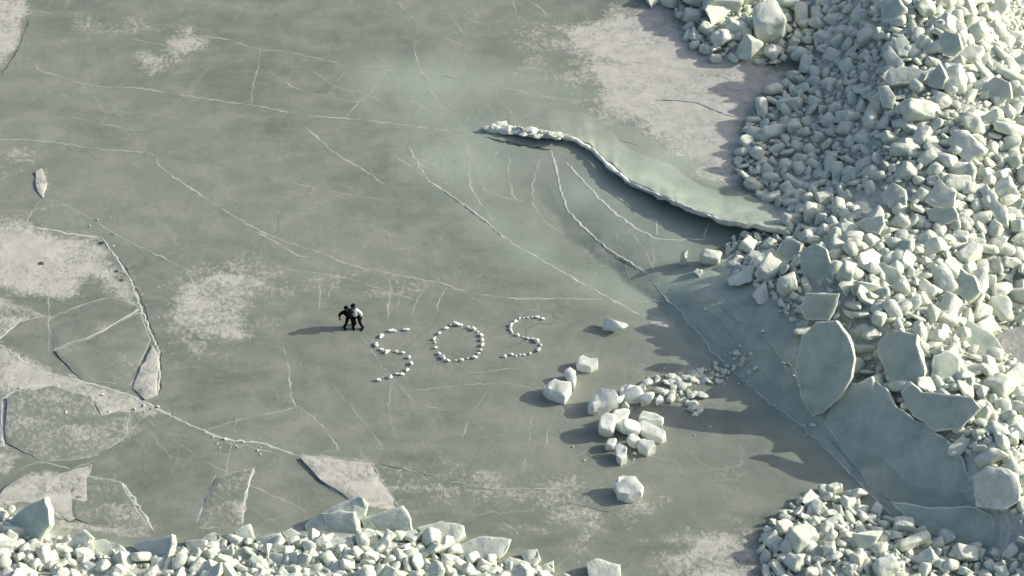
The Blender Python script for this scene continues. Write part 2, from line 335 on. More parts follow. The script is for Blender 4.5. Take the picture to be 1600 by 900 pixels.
# ------------------------------------------------------------------ cracks: low frosted ribs standing on the sheet
def smooth_line(P, step=.22, jit=.05):
    P = np.asarray(P, float)[:, :2]
    out = []
    n = len(P)
    for i in range(n-1):
        p0 = P[max(i-1, 0)]; p1 = P[i]; p2 = P[i+1]; p3 = P[min(i+2, n-1)]
        k = max(2, int(np.linalg.norm(p2-p1)/step))
        for s in range(k):
            u = s/k
            out.append(.5*((2*p1)+(-p0+p2)*u+(2*p0-5*p1+4*p2-p3)*u*u+(-p0+3*p1-3*p2+p3)*u**3))
    out.append(P[-1]); out = np.array(out)
    out += rng.normal(0, jit, out.shape)
    return out
def crack(pts, width=.07, height=.03, m=None, name='frosted_crack', jit=.035, label=None):
    P = smooth_line([GS(*q) for q in pts], .22, jit)
    h = H(P[:, 0], P[:, 1]) + vnoise(P[:, 0], P[:, 1], 6, 5)*.02*np.clip(1-H(P[:, 0], P[:, 1]), 0, 1)
    T = np.gradient(P, axis=0); T /= np.linalg.norm(T, axis=1)[:, None]+1e-9; Nn = np.stack([-T[:, 1], T[:, 0]], -1)
    n = len(P); wv = width*(.35+.5*rng.random(n)+.6*np.abs(vnoise(P[:, 0]*1.3, P[:, 1]*1.3, 1., 31))); 
    taper = np.clip(np.minimum(np.arange(n), np.arange(n)[::-1])/4.+.25, 0, 1); wv *= taper
    hv = height*(.4+1.1*rng.random(n))*taper
    V = []; F = []
    for i in range(n):
        a = P[i]+Nn[i]*wv[i]*.5; b = P[i]-Nn[i]*wv[i]*.5
        V += [(a[0], a[1], h[i]-.03), (a[0], a[1], h[i]+hv[i]*.35), (P[i][0], P[i][1], h[i]+hv[i]), (b[0], b[1], h[i]+hv[i]*.35), (b[0], b[1], h[i]-.03)]
        if i:
            o = (i-1)*5; q = i*5
            for j in range(4): F.append((o+j, o+j+1, q+j+1, q+j))
    o = link(name, pydata(name, V, F, [m or M_crack]), lake)
    if label: o['label'] = label
    return o
L1 = dict(width=.13, height=.008); L2 = dict(width=.09, height=.006); L0 = dict(width=.06, height=.005); LB = dict(width=.15, height=.014, m=M_crackb)
CR = [
 ([(1037,463),(1075,500),(1110,545),(1170,600),(1240,655),(1290,700),(1340,752),(1390,800),(1420,830)],LB),([(1180,520),(1235,575),(1262,640)],L1),([(1120,470),(1150,500),(1200,510)],L2),([(1300,680),(1360,760),(1440,800)],L1),([(1060,480),(1130,470)],L2),
 ([(300,56),(349,60),(371,67),(407,77),(450,81),(487,90),(525,98),(544,104),(585,109),(656,114),(712,122),(765,133),(855,152),(900,161)],L1),
 ([(32,87),(50,95),(62,110),(95,120),(140,134),(215,138),(288,149),(395,165),(480,180),(562,187),(694,204),(750,212)],L1),
 ([(407,77),(402,110),(394,140),(394,165)],L2),
 ([(-30,216),(50,219),(85,222),(150,232),(235,240),(248,258),(285,285),(345,325),(400,357),(450,379),(493,392),(543,412),(587,423),(633,432),(693,443),(717,453),(767,463),(817,467),(900,467),(1040,468)],L1),
 ([(400,362),(433,380),(460,397),(483,403)],L1),([(443,420),(533,433),(600,453),(647,467)],L2),([(717,453),(740,465),(765,478)],L2),
 ([(607,433),(610,455),(606,480),(607,500)],L2),([(633,435),(627,457),(620,480)],L0),([(673,440),(653,467),(645,490)],L2),([(700,447),(687,467),(681,490)],L2),([(500,440),(499,470),(500,500)],L0),([(520,440),(512,470)],L0),
 ([(477,198),(507,225),(540,250),(567,265),(600,287)],L1),([(640,230),(667,278),(690,295),(720,317),(753,340),(783,367),(817,390),(867,418),(900,437),(950,465),(1000,492)],LB | dict(width=.10, height=.012)),
 ([(607,237),(633,255),(667,280)],L2),([(423,278),(487,292),(523,300),(600,313)],L0),
 ([(604,112),(607,124),(622,142),(649,161),(675,176)],L2),([(604,112),(581,142),(555,165),(540,184)],L2),([(487,109),(521,133),(544,142),(570,146),(600,161)],L0),([(544,105),(525,131)],L0),
 ([(645,64),(654,101),(664,127),(675,146),(705,169),(742,191)],L2),([(765,139),(784,161),(806,184)],L0),([(802,0),(810,34)],L2),([(825,0),(845,14),(862,30)],L2),([(700,20),(730,60)],L0),
 ([(861,234),(869,263),(875,291),(885,322),(902,345),(922,364),(949,388),(980,407),(1019,431)],LB),
 ([(883,252),(922,294),(949,322),(980,347),(1011,366),(1031,374),(1065,374),(1101,374)],LB),
 ([(1027,368),(1025,345)],LB),([(1099,374),(1108,347)],LB),([(988,349),(1034,324)],L2),
 ([(850,240),(836,271),(834,322),(871,361),(918,366)],L1),([(797,244),(793,267),(803,306),(832,322)],L1),([(780,232),(756,271),(758,298),(791,300)],L2),
 ([(731,224),(733,283),(751,318),(775,350)],L1),([(700,244),(723,263)],L2),([(745,225),(742,270)],L0),([(960,335),(1000,380),(1023,427)],L2),([(1019,375),(1022,427)],L0),([(890,305),(918,307)],L0),([(758,300),(834,322)],L0),
 ([(-20,380),(0,375),(40,358),(43,343),(63,313)],L1),([(43,353),(100,363),(157,373)],LB),([(67,310),(117,327),(150,347),(200,377),(250,400),(287,423),(317,457),(340,500)],L2),
 ([(160,372),(170,387),(197,427),(217,473),(237,527),(248,555),(246,619)],LB | dict(height=.022)),
 ([(77,498),(120,480),(173,464)],L1),([(-20,462),(0,473),(40,482),(73,496)],L1),([(77,450),(76,500),(77,555)],L2),([(82,548),(150,525),(219,484)],L1),([(91,573),(130,540),(164,514)],L2),([(196,525),(237,534)],L1),([(237,537),(225,570),(205,605)],L1),
 ([(-20,530),(0,539),(68,582),(128,596),(205,619),(269,650)],LB),([(82,600),(9,619),(5,696)],LB),([(146,619),(155,650),(205,637)],L1),([(269,650),(319,673),(355,687),(401,691),(427,699),(461,711)],LB),
 ([(461,711),(499,712),(577,722)],L1),([(622,731),(694,748),(750,761),(825,763),(900,765)],L2),([(462,711),(495,746),(540,776)],L1),([(581,724),(600,757),(622,792)],L1),
 ([(322,671),(390,652),(465,637)],L2),([(449,560),(453,590),(457,626),(480,645),(502,664),(532,705)],L2),([(436,530),(449,560)],L2),([(337,742),(322,780),(307,817)],L1),([(399,729),(386,769),(379,817)],LB | dict(width=.1)),
 ([(187,751),(214,787),(241,828)],LB),([(611,600),(608,640),(615,675)],L0),([(761,611),(735,650),(720,690)],L0),([(832,649),(825,690),(817,739)],L0),([(30,735),(60,722),(110,732)],L1),([(110,735),(140,725),(135,760),(120,800)],L1),
 ([(370,650),(345,780)],L0),([(350,692),(400,700),(440,712)],L0),([(720,585),(760,580),(850,572)],L0),([(-20,20),(47,17),(85,22)],L0),([(1125,178),(1145,178),(1163,183)],LB),
 ([(1020,440),(1065,490),(1110,530),(1160,560),(1230,620)],L2),([(1090,470),(1140,520),(1165,560)],L2),([(1110,445),(1170,500)],L0),([(1270,650),(1310,700),(1370,775)],L1),([(960,360),(985,440)],L0),
 ([(870,630),(850,700)],L0),([(560,520),(640,620),(700,640)],L0),([(420,110),(470,140),(560,160)],L0),([(200,60),(280,75)],L0),([(100,180),(220,205)],L0),
 ([(620,0),(660,40),(740,80)],L0),([(980,95),(1080,110)],L0),([(210,640),(320,720),(480,800)],L0),([(640,610),(800,600),(900,640)],L0),([(520,600),(600,700)],L0)]
for pts, kw in CR:
    b = kw.get('m'); crack(pts, **kw, name='white_crack' if b else 'frosted_crack')
for pts, wd in [([(1023,157),(1070,158),(1100,165),(1127,177),(1150,184)],.12),([(755,214),(790,222),(830,230),(860,234)],.25),([(580,722),(622,731),(694,748),(722,755)],.06),([(581,726),(600,760),(625,800)],.10),
                ([(165,383),(200,425),(222,473),(241,527),(251,555),(249,619)],.09),([(77,805),(109,814),(182,805)],.09),([(88,790),(109,814)],.06),([(885,253),(922,296)],.06),([(690,297),(753,343),(783,370)],.06),([(1,118),(28,75),(46,28)],.08),
                ([(465,713),(495,749),(545,782)],.06),([(462,713),(577,723)],.05),([(950,215),(1000,228)],.05),([(910,352),(950,392),(1000,425)],.08),([(870,780),(930,795),(965,805)],.05)]:
    crack(pts, wd, .006, M_dark, 'open_crack')
# small melt holes in the snow at the left
for px, py, r in [(64,412,.15),(158,380,.17),(182,424,.11),(190,438,.10),(516,726,.11),(562,735,.10),(70,758,.09)]:
    c0 = G(px, py, 0); k = 9
    z0 = .022+float(vnoise(c0[0], c0[1], 6, 5))*.02
    V = [(c0[0]+r*1.3*math.cos(a)*random.uniform(.7, 1.2), c0[1]+r*math.sin(a)*random.uniform(.7, 1.2), z0) for a in np.linspace(0, 2*math.pi, k, endpoint=False)]
    V += [(v[0], v[1], z0-.1) for v in V]
    F = [tuple(range(k))]+[(i, i+k, (i+1) % k+k, (i+1) % k) for i in range(k)]
    link('melt_hole', pydata('melt_hole', V, F, [M_dark]), lake)

# ------------------------------------------------------------------ buckled plate on the dome
def resample(P, n):
    P = np.asarray(P, float); d = np.r_[0, np.cumsum(np.linalg.norm(np.diff(P, axis=0), axis=1))]
    u = np.linspace(0, d[-1], n); return np.stack([np.interp(u, d, P[:, k]) for k in range(3)], -1)
def loft(name, back, crest, thick, bulge, m, rough=.03, nu=150, nv=16, edge=.08):
    A = resample(back, nu); B = resample(crest, nu)
    B[:, 0] += vnoise(B[:, 0], B[:, 1], .7, 21)*edge*2; B[:, 1] += vnoise(B[:, 0], B[:, 1], .5, 22)*edge*2
    B[:, 2] += vnoise(B[:, 0], B[:, 1], .6, 23)*edge
    V = []; F = []; mi = []
    B0 = resample(crest, nu)
    for i in range(nu):
        for j in range(nv):
            v = j/(nv-1); q = A[i]*(1-v)+(B0[i]*(1-v**4)+B[i]*v**4)*v
            q[2] = A[i][2]*(1-v**1.5)+(B0[i][2]*(1-v**4)+B[i][2]*v**4)*v**1.5 + bulge*math.sin(math.pi*v)*min(1, B[i][2]) + float(vnoise(q[0], q[1], .9, 4))*rough
            V.append(q)
    top = len(V)
    for i in range(nu):
        for j in range(nv):
            q = V[i*nv+j].copy(); q[2] -= thick; V.append(q)
    for i in range(nu-1):
        for j in range(nv-1):
            a = i*nv+j; F.append((a, a+nv, a+nv+1, a+1)); mi.append(0)
            b = a+top; F.append((b, b+1, b+nv+1, b+nv)); mi.append(0)
        a = i*nv+nv-1; F.append((a, a+nv, a+nv+top, a+top)); mi.append(1)
        a = i*nv; F.append((a+top, a+nv+top, a+nv, a)); mi.append(1)
    for i in (0, nu-1):
        for j in range(nv-1):
            a = i*nv+j; q = (a, a+1, a+1+top, a+top); F.append(q if i == 0 else q[::-1]); mi.append(1)
    return pydata(name, V, F, m, True, mi)
back = [G(740,196,-.25), G(790,168,-.08), G(850,156,-.05), G(906,165,-.05), G(953,190,-.05), G(1010,222,0), G(1070,255,.02), G(1130,288,.1), G(1215,322,.8)]
crest = [G(742,204,-.10), G(765,204,.12), G(800,205,.32), G(880,210,.52), G(930,234,.6), G(985,284,1.0), G(1060,318,1.32), G(1130,345,1.6), G(1235,362,2.1)]
plate_me = loft('buckled_ice_plate', back, crest, .28, .12, [M_ice, M_white])
_pv = np.array([v.co for v in plate_me.vertices]); _pd = poly_sdf(_pv[:, 0], _pv[:, 1], DOMES)
for nm, ar in (('bank', np.clip((_pv[:, 2]-.1)*1.1, 0, .85)), ('snow', np.clip((_pv[:, 2]-.45)*.6, 0, .55)), ('pack', np.zeros(len(_pv))), ('clear', np.clip(.5-_pd/3.0, 0, 1)*np.clip(.6+.4*vnoise(_pv[:, 0], _pv[:, 1], 3, 9), 0, 1))):  # bank tint grows with height: the slope's sunlit brightness put into its colour
    a = plate_me.attributes.new(nm, 'FLOAT', 'POINT'); a.data.foreach_set('value', ar.astype(np.float32))
plate_o = link('buckled_ice_plate', plate_me, None,
     'long smooth pale green ice plate arching up to a broken crest beside the rubble ridge', 'ice plate')

def drift(name, pts, wid, hgt, m, parent=None, **kw):      # soft ridge of frost and snow along a line of 3-D points
    P = resample(pts, 90); V = []; F = []; K = 7
    T = np.gradient(P, axis=0); T /= np.linalg.norm(T, axis=1)[:, None]; S = np.stack([-T[:, 1], T[:, 0], 0*T[:, 0]], -1)
    for i in range(90):
        tp = min(1, i/8, (89-i)/8)
        w_ = wid*(.6+.7*abs(float(vnoise(P[i][0], P[i][1], .8, 41))))*tp+.01; h_ = hgt*(.5+.9*abs(float(vnoise(P[i][0], P[i][1], .35, 42))))*tp
        for k in range(K):
            a = math.pi*k/(K-1); q = P[i]+S[i]*w_*math.cos(a)+np.array([0, 0, h_*math.sin(a)-.04]); q[2] += float(vnoise(q[0], q[1], .22, 43))*.05*tp; V.append(q)
    for i in range(89):
        for k in range(K-1): a = i*K+k; F.append((a, a+1, a+K+1, a+K))
    return link(name, pydata(name, V, F, [m], True), parent, **kw)
drift('snow_crest', [G(872,212,.52), G(900,218,.58), G(925,234,.62), G(955,262,.84), G(985,285,1.02)], .16, .16, M_crest, plate_o)
drift('snow_crest', [G(985,284,1.04), G(1060,317,1.36), G(1130,344,1.62)], .045, .035, M_crest, plate_o)
drift('frosted_lip', [G(752,200,.05), G(790,203,.25), G(840,208,.42), G(885,214,.5)], .42, .30, M_white, plate_o)

# ------------------------------------------------------------------ traced slabs, each at its own distance, tilt and thickness
def slab_mesh(pts, anchor, n, thick, mats, bev=.07, seed=0, down=None, rough=.02):
    n = np.asarray(n, float); n /= np.linalg.norm(n)
    P = [GP(a, b, anchor, n) for a, b in pts]
    # extra points on the outline so that the edge is uneven
    Q = []
    rs = random.Random(seed)
    for i in range(len(P)):
        a, b = P[i], P[(i+1) % len(P)]; Q.append(a+np.array([rs.uniform(-.06,.06),rs.uniform(-.06,.06),rs.uniform(-.04,.04)]))
        L = np.linalg.norm(b-a); k = int(L/.55)
        for s in range(1, k+1):
            q = a+(b-a)*s/(k+1); q = q+np.cross(n, (b-a)/L)*rs.uniform(-.05, .05); Q.append(q)
    bm = bmesh.new()
    cen = np.mean(Q, axis=0)
    dn = -n*thick if down is None else np.asarray(down, float)
    top = [bm.verts.new(Vector(q-cen)) for q in Q]
    bot = [bm.verts.new(Vector((q-cen)*.96+dn)) for q in Q]
    ft = bm.faces.new(top); 
    fb = bm.faces.new(bot[::-1])
    k = len(Q)
    for i in range(k):
        f = bm.faces.new((top[i], bot[i], bot[(i+1) % k], top[(i+1) % k])); f.material_index = 1
    bmesh.ops.recalc_face_normals(bm, faces=bm.faces)
    bmesh.ops.bevel(bm, geom=[e for e in bm.edges if ft in e.link_faces or fb in e.link_faces], offset=bev, segments=2, profile=.6, affect='EDGES', clamp_overlap=True, material=1)
    bmesh.ops.triangulate(bm, faces=[f for f in bm.faces if len(f.verts) > 4])
    bmesh.ops.subdivide_edges(bm, edges=[e for e in bm.edges if e.calc_length() > .5], cuts=1)
    bmesh.ops.subdivide_edges(bm, edges=[e for e in bm.edges if e.calc_length() > .6], cuts=1)
    bmesh.ops.triangulate(bm, faces=bm.faces[:])
    for v in bm.verts:
        c_ = v.co+Vector(cen)
        v.co += Vector((mnoise.noise(c_*1.7), mnoise.noise(c_*1.7+Vector((9, 0, 0))), mnoise.noise(c_*1.7+Vector((0, 9, 0)))))*rough*2.5
    return finish(bm, 'ice_slab', mats), cen
placed = []      # (x, y, radius) keeps loose rubble off the traced blocks
def slab(pts, anchor, n, thick, label, cat='ice slab', group=None, m=None, name='ice_slab', down=None, bev=.11, keep=.75, rough=.02):
    a = GS(anchor[0], anchor[1]) if len(anchor) == 2 else G(*anchor)
    me, cen = slab_mesh(pts, a, n, thick, m or [M_face, M_white], bev, len(placed), down, rough)
    o = link(name, me, None, label, cat, group); o.location = cen.tolist()
    rad = max(math.hypot(v.co.x, v.co.y) for v in me.vertices)
    placed.append((cen[0], cen[1], rad*keep*.58, cen[2])); return o

BIG = 'large tilted slabs along the foot of the ridge'
slab([(1250,525),(1275,503),(1305,500),(1325,525),(1335,560),(1330,590),(1310,625),(1285,645),(1268,652),(1250,620),(1241,580)], (1270,652,.7), (-.45,-.72,.52), .55,
     'tall rounded green slab standing on edge at the foot of the ridge, left of the biggest slab', group=BIG)
slab([(1325,598),(1368,594),(1385,605),(1400,635),(1430,655),(1480,685),(1505,715),(1515,745),(1512,785),(1450,790),(1400,778),(1360,745),(1315,697),(1285,664),(1300,625)], (1290,668,.5), (-.50,-.45,.74), .5,
     'biggest green ice slab, tilted in shade with a bright sunlit upper rim', group=BIG)
slab([(1388,782),(1450,792),(1512,790),(1550,802),(1566,840),(1560,868),(1490,850),(1430,822)], (1400,800,.55), (-.38,-.50,.78), .4,
     'shaded smooth slab under the biggest slab, above the lower right pile', group=BIG)
slab([(1250,394),(1272,378),(1292,390),(1304,440),(1298,458),(1272,452),(1252,425)], (1275,452,3.0), (-.45,-.62,.60), .35, 'dark shaded pointed slab leaning near the top of the buckled plate', group=BIG)
slab([(1250,477),(1260,458),(1311,458),(1309,478),(1294,500),(1256,500)], (1275,500,3.2), (-.25,-.75,.62), .6, 'square grey green block perched directly above the tall rounded slab', group=BIG)
slab([(1368,545),(1380,520),(1405,512),(1434,524),(1442,560),(1448,592),(1425,604),(1388,598)], (1400,595,2.9), (-.40,-.62,.65), .5, 'broad shaded slab with a bright rim, right of the tall rounded slab', group=BIG, rough=.06)
slab([(1405,612),(1425,598),(1440,612),(1520,620),(1532,640),(1500,672),(1460,675),(1425,650)], (1460,672,2.7), (-.35,-.62,.69), .45, 'wide shaded slab with a ragged top just beyond the biggest slab', group=BIG)
slab([(1208,398),(1222,374),(1240,372),(1256,380),(1248,402),(1226,412)], (1225,410,2.6), (-.35,-.55,.74), .35, 'small pale slab left of the dark pointed slab', group=BIG)
slab([(1368,420),(1378,408),(1402,418),(1416,438),(1410,455),(1390,446)], (1392,450,3.7), (-.2,-.5,.82), .4, 'flat pale five sided slab lying in the sunlit rubble above the ridge bend', group=BIG)
slab([(1543,545),(1560,520),(1600,506),(1640,510),(1650,550),(1610,582),(1570,568)], (1590,560,1.6), (-.12,-.25,.95), .5, 'flat pinkish grey slab lying in the hollow at the right edge', group=BIG, m=[M_grey, M_grey], bev=.1)
slab([(1516,745),(1540,728),(1575,735),(1592,752),(1590,785),(1560,800),(1525,790)], (1550,795,2.7), (-.35,-.6,.7), .6, 'chunky frosted block at the right end of the biggest slab', group=BIG, m=[M_white, M_white], rough=.09, bev=.16)
slab([(1512,500),(1490,545),(1535,560),(1570,548),(1552,520)], (1530,555,2.3), (-.05,-.45,.85), .4, 'long sunlit slab just left of the flat pinkish grey slab', group=BIG)
slab([(1460,555),(1480,545),(1500,560),(1498,600),(1475,612),(1455,590)], (1478,605,3.0), (.1,-.6,.75), .5, 'pale tilted slab between the two shaded rimmed slabs', group=BIG)
slab([(1462,175),(1480,158),(1512,170),(1520,200),(1500,215),(1470,200)], (1490,210,4.4), (-.4,-.6,.7), .4, 'flat grey faced slab in the sunlit rubble near the upper right', group=BIG) if 0 else None
TOPS = [([(1398,62),(1412,50),(1424,72),(1418,88),(1404,84)], (-.1,-.3,.9), 'pale leaning slab high in the ridge, uppermost of the four leaning together'),
 ([(1380,85),(1390,70),(1414,98),(1410,104),(1388,102)], (-.3,-.2,.9), 'narrow pale slab high in the ridge, leaning below the uppermost pale one'),
 ([(1374,118),(1385,106),(1425,103),(1452,112),(1442,130),(1390,132)], (-.15,-.5,.85), 'long pale slab lying crosswise high in the ridge'),
 ([(1450,118),(1468,98),(1480,120),(1472,138),(1450,136)], (-.5,-.6,.6), 'dark faced wedge with a lit edge, right of the long crosswise slab'),
 ([(1460,82),(1475,45),(1498,52),(1504,78),(1490,88)], (-.45,-.65,.6), 'green translucent upright slab near the top of the ridge'),
 ([(1530,135),(1555,118),(1578,128),(1580,155),(1550,158)], (-.4,-.6,.68), 'flat green faced slab in the sunlit rubble near the right edge'),
 ([(1370,135),(1388,132),(1400,150),(1396,170),(1378,165)], (-.2,-.6,.75), 'rounded pale slab just below the long crosswise slab'),
 ([(1375,305),(1395,285),(1415,295),(1416,318),(1390,325)], (-.3,-.5,.8), 'domed sunlit slab on the shaded slope of the ridge'),
 ([(1445,315),(1465,278),(1495,300),(1490,320),(1460,325)], (-.3,-.4,.85), 'pale pointed slab on the ridge, right of the domed one'),
 ([(1450,325),(1490,322),(1498,342),(1470,352),(1450,345)], (-.4,-.65,.6), 'shaded block right below the pale pointed slab'),
 ([(1350,340),(1380,335),(1383,350),(1375,366),(1353,362)], (-.3,-.6,.75), 'small grey block on the shaded slope under the domed slab'),
 ([(1530,295),(1540,285),(1572,330),(1574,352),(1558,348)], (-.3,-.3,.85), 'long narrow slab leaning down the sunlit side of the ridge'),
 ([(1500,420),(1520,430),(1532,455),(1515,475),(1492,455)], (-.5,-.6,.6), 'dark faced round block in the sunlit rubble, left of the hollow')]
for pts, n, lab in TOPS:
    cx = sum(q[0] for q in pts)/len(pts); cy = max(q[1] for q in pts)
    g0 = GS(cx, cy); slab(pts, (cx, cy, g0[2]+.45), n, .5, lab, group='distinct slabs in the ridge rubble', m=[M_pale, M_white])

BOT = 'slabs at the front edge of the lower rubble'
BS = [([(474,819),(502,798),(560,773),(574,785),(570,803),(505,840),(481,840)], (-.2,-.45,.85), .4, 'long low slab at the back of the three big slabs at the lower edge', .5),
 ([(503,803),(530,798),(552,800),(561,816),(563,838),(512,838)], (-.2,-.75,.62), .5, 'squarish upright green slab in front of the long low one', .45),
 ([(562,808),(629,790),(643,809),(643,831),(572,836)], (-.15,-.70,.68), .5, 'green slab with a bright spot and white right edge at the lower edge', .35),
 ([(502,845),(532,835),(553,853),(543,871),(515,862)], (-.1,-.35,.9), .5, 'pale rough block below the squarish upright slab', .7),
 ([(486,855),(501,851),(512,865),(506,876),(488,873)], (-.1,-.4,.9), .4, 'small rounded block left of the pale rough block', .6),
 ([(653,822),(691,812),(725,819),(728,838),(704,853),(672,853)], (-.1,-.3,.95), .35, 'broken flat slab right of the three big slabs', .3),
 ([(704,859),(746,836),(797,840),(794,857),(777,874),(718,872)], (-.1,-.45,.88), .45, 'large wedge shaped pale slab right of the broken flat slab', .5),
 ([(787,879),(797,869),(825,877),(823,893),(798,891)], (-.05,-.5,.86), .4, 'long low block just below the large wedge shaped slab', .4),
 ([(811,862),(838,857),(845,871),(835,883),(818,874)], (-.15,-.3,.93), .35, 'small tilted block at the right tip of the lower rubble', .3),
 ([(842,884),(866,876),(864,895),(845,897)], (-.1,-.4,.9), .4, 'small white block at the very right end of the lower rubble', .3),
 ([(916,880),(931,871),(969,881),(971,905),(921,903)], (-.05,-.35,.93), .6, 'lone squarish block at the bottom edge between the two rubble heaps', .6),
 ([(12,815),(40,790),(69,776),(75,796),(76,820),(62,849),(34,845)], (-.55,-.62,.55), .4, 'tall green shard rising at the lower left with a bright right edge', .9),
 ([(94,842),(131,826),(147,840),(140,852),(125,867),(97,864)], (-.15,-.65,.72), .5, 'green block right of the tall shard', .5),
 ([(125,851),(162,840),(194,854),(205,866),(156,868),(128,862)], (-.05,-.45,.88), .35, 'low white topped slab right of the green block', .5),
 ([(203,848),(269,834),(272,859),(250,884),(219,864)], (-.35,-.5,.78), .25, 'thin dark green plate lying behind the curved white edge', .5),
 ([(366,828),(391,817),(399,843),(388,854),(369,842)], (-.1,-.4,.9), .5, 'pale upright block near the lower edge, left of middle', .4),
 ([(398,838),(437,832),(442,842),(420,862),(398,854)], (-.2,-.5,.85), .4, 'grey green block right of the pale upright block', .4),
 ([(440,830),(455,824),(478,837),(474,848),(452,846)], (-.05,-.3,.95), .4, 'pale flat block left of the three big slabs', .35),
 ([(430,845),(462,856),(440,874),(418,866)], (-.2,-.5,.85), .4, 'pointed block below the pale flat block', .5),
 ([(110,900),(137,873),(187,900),(180,915),(120,915)], (-.1,-.45,.9), .35, 'peaked green slab at the bottom edge on the left', .7),
 ([(-20,880),(0,878),(30,896),(20,915),(-20,915)], (-.1,-.4,.9), .4, 'white slab in the bottom left corner', 1.0),
 ([(305,845),(335,828),(350,840),(325,862)], (-.2,-.3,.93), .3, 'thin flat slab right of the curved white edge', .3),
 ([(283,842),(323,842),(318,860),(296,868)], (-.3,-.4,.85), .3, 'small green slab touching the thin flat slab', .4),
 ([(350,862),(385,852),(400,868),(385,880),(355,880)], (-.1,-.4,.9), .4, 'pale block under the pale upright block', .5)]
for pts, n, th, lab, dz in BS:
    cx = sum(q[0] for q in pts)/len(pts); cy = max(q[1] for q in pts)
    slab(pts, (cx, cy, dz*.6), n, th+.1, lab, group=BOT, bev=.14, m=[M_pale, M_white])
slab([(268,834),(277,836),(279,850),(269,880),(262,900),(253,900),(262,870),(269,850)], (262,895,.6), (.5,-.45,.75), .25, 'curved narrow white edge of ice standing up at the lower left', group=BOT, m=[M_white, M_white])

# thin broken plates riding on one another at the left
for pts, z, n, sn_, cl_, lab in [
 ([(84,548),(150,525),(219,486),(236,529),(206,602),(128,594)], .05, (.015,-.02,1), .22, .08, 'bare triangular ice plate just left of the long raised plate edge'),
 ([(78,499),(172,464),(209,474),(218,483),(150,523),(84,545)], .04, (-.02,.015,1), .2, .0, 'bare four sided ice plate above the triangular bare one'),
 ([(12,620),(82,602),(144,620),(155,650),(203,640),(200,680),(150,715),(70,722),(8,690)], .05, (.01,-.02,1), .50, .1, 'large dull plate with a frosted middle under the snowy crack at the left'),
 ([(-20,790),(15,755),(45,742),(75,748),(108,735),(138,727),(134,800),(108,814),(70,790),(30,790),(0,805)], .10, (.0,-.035,1), .95, 0, 'jagged snowy star shaped ice plate above the tall green shard'),
 ([(466,712),(500,714),(577,724),(600,758),(624,792),(585,800),(545,778),(500,748)], .07, (.02,-.015,1), .95, 0, 'snowy wedge of plate pointing left above the three big slabs'),
 ([(238,540),(247,560),(244,617),(228,624),(207,606),(222,572)], .09, (-.03,-.01,1), .95, 0, 'narrow snowy leaf shaped plate at the foot of the long raised edge'),
 ([(144,622),(200,636),(157,650)], .06, (0,-.03,1), .95, 0, 'small snowy triangular plate below the snowy crack'),
 ([(338,745),(397,730),(384,772),(378,822),(308,826),(322,780)], .04, (.0,-.02,1), .45, 0, 'half frosted strip of plate above the rubble left of the three big slabs'),
 ([(-20,455),(0,474),(40,483),(68,495),(30,503),(0,530),(-20,535)], .05, (-.02,0,1), .7, 0, 'snowy pointed plate at the left edge below the melt hole'),
 ([(110,738),(187,752),(212,790),(236,826),(150,822),(112,808)], .04, (.01,-.02,1), .42, .0, 'dull plate between the star shaped plate and the slanting rib'),
 ([(56,268),(66,262),(75,285),(66,310),(55,292)], .07, (.03,0,1), .95, 0, 'tiny snowy leaf shaped plate at the upper left crack junction')]:
    nn = np.array(n)/np.linalg.norm(n); cx = sum(q[0] for q in pts)/len(pts); cy = sum(q[1] for q in pts)/len(pts)
    me, cen = slab_mesh(pts, G(cx, cy, z*.6+.03), nn, .16, [M_ice, M_crackb], .035, int(cx), None, .006)
    nv_ = len(me.vertices)
    for nm, v_ in (('snow', sn_), ('clear', cl_)):
        a = me.attributes.new(nm, 'FLOAT', 'POINT'); a.data.foreach_set('value', np.full(nv_, v_, np.float32))
    o = link('ice_plate', me, None, lab, 'ice plate', 'thin broken plates at the lower left'); o.location = cen.tolist()

# loose blocks on the open ice: traced top, sides going down to the ice
LOOSE = 'loose blocks on the open ice'
def loose(pts, h, label, top=(-.08,-.1,.99), m=None, group=LOOSE, bev=.1):
    cx = sum(q[0] for q in pts)/len(pts); cy = sum(q[1] for q in pts)/len(pts)
    n = np.array(top)/np.linalg.norm(top); a = G(cx, cy, h)
    slab(pts, (cx, cy, h), top, h, label, 'ice block', group, [M_loose]*2 if m else [M_pale, M_loose], 'ice_block', down=(0, 0, -h-.05), bev=bev*1.5, rough=.04)
loose([(899,562),(912,554),(932,559),(935,567),(922,573),(903,568)], .55, 'white rounded block just right of and behind the flat green one', m=[M_white]*2)
loose([(846,604),(865,590),(890,595),(894,604),(884,618),(866,616),(852,610)], .7, 'flat topped green block with white sides, leftmost of the loose blocks')
loose([(882,578),(890,574),(899,578),(902,588),(896,598),(889,594)], .6, 'small white block touching the upper right of the flat topped green block', m=[M_white]*2)
loose([(919,627),(936,604),(961,608),(968,622),(947,632),(930,640),(920,636)], .8, 'large greyish block at the top left of the loose cluster', top=(-.25,-.25,.93), m=[M_white]*2)
loose([(960,752),(972,741),(993,742),(1006,757),(1003,768),(984,772),(962,768)], .8, 'large rounded white block alone below the cluster', top=(-.15,-.2,.95), m=[M_white]*2, bev=.16)
loose([(996,654),(1003,641),(1024,643),(1036,650),(1036,658),(1020,656)], .6, 'oblong grey white block at the right of the cluster, behind the longest one', top=(0,-.2,.97))
loose([(997,660),(1004,655),(1040,672),(1042,680),(1032,685),(1000,670)], .6, 'longest white block of the cluster, lying at its right edge', top=(0,-.2,.97), m=[M_white]*2)
loose([(995,688),(1004,681),(1022,688),(1025,697),(1013,703),(997,697)], .6, 'rounded white block under the longest block of the cluster', m=[M_white]*2)
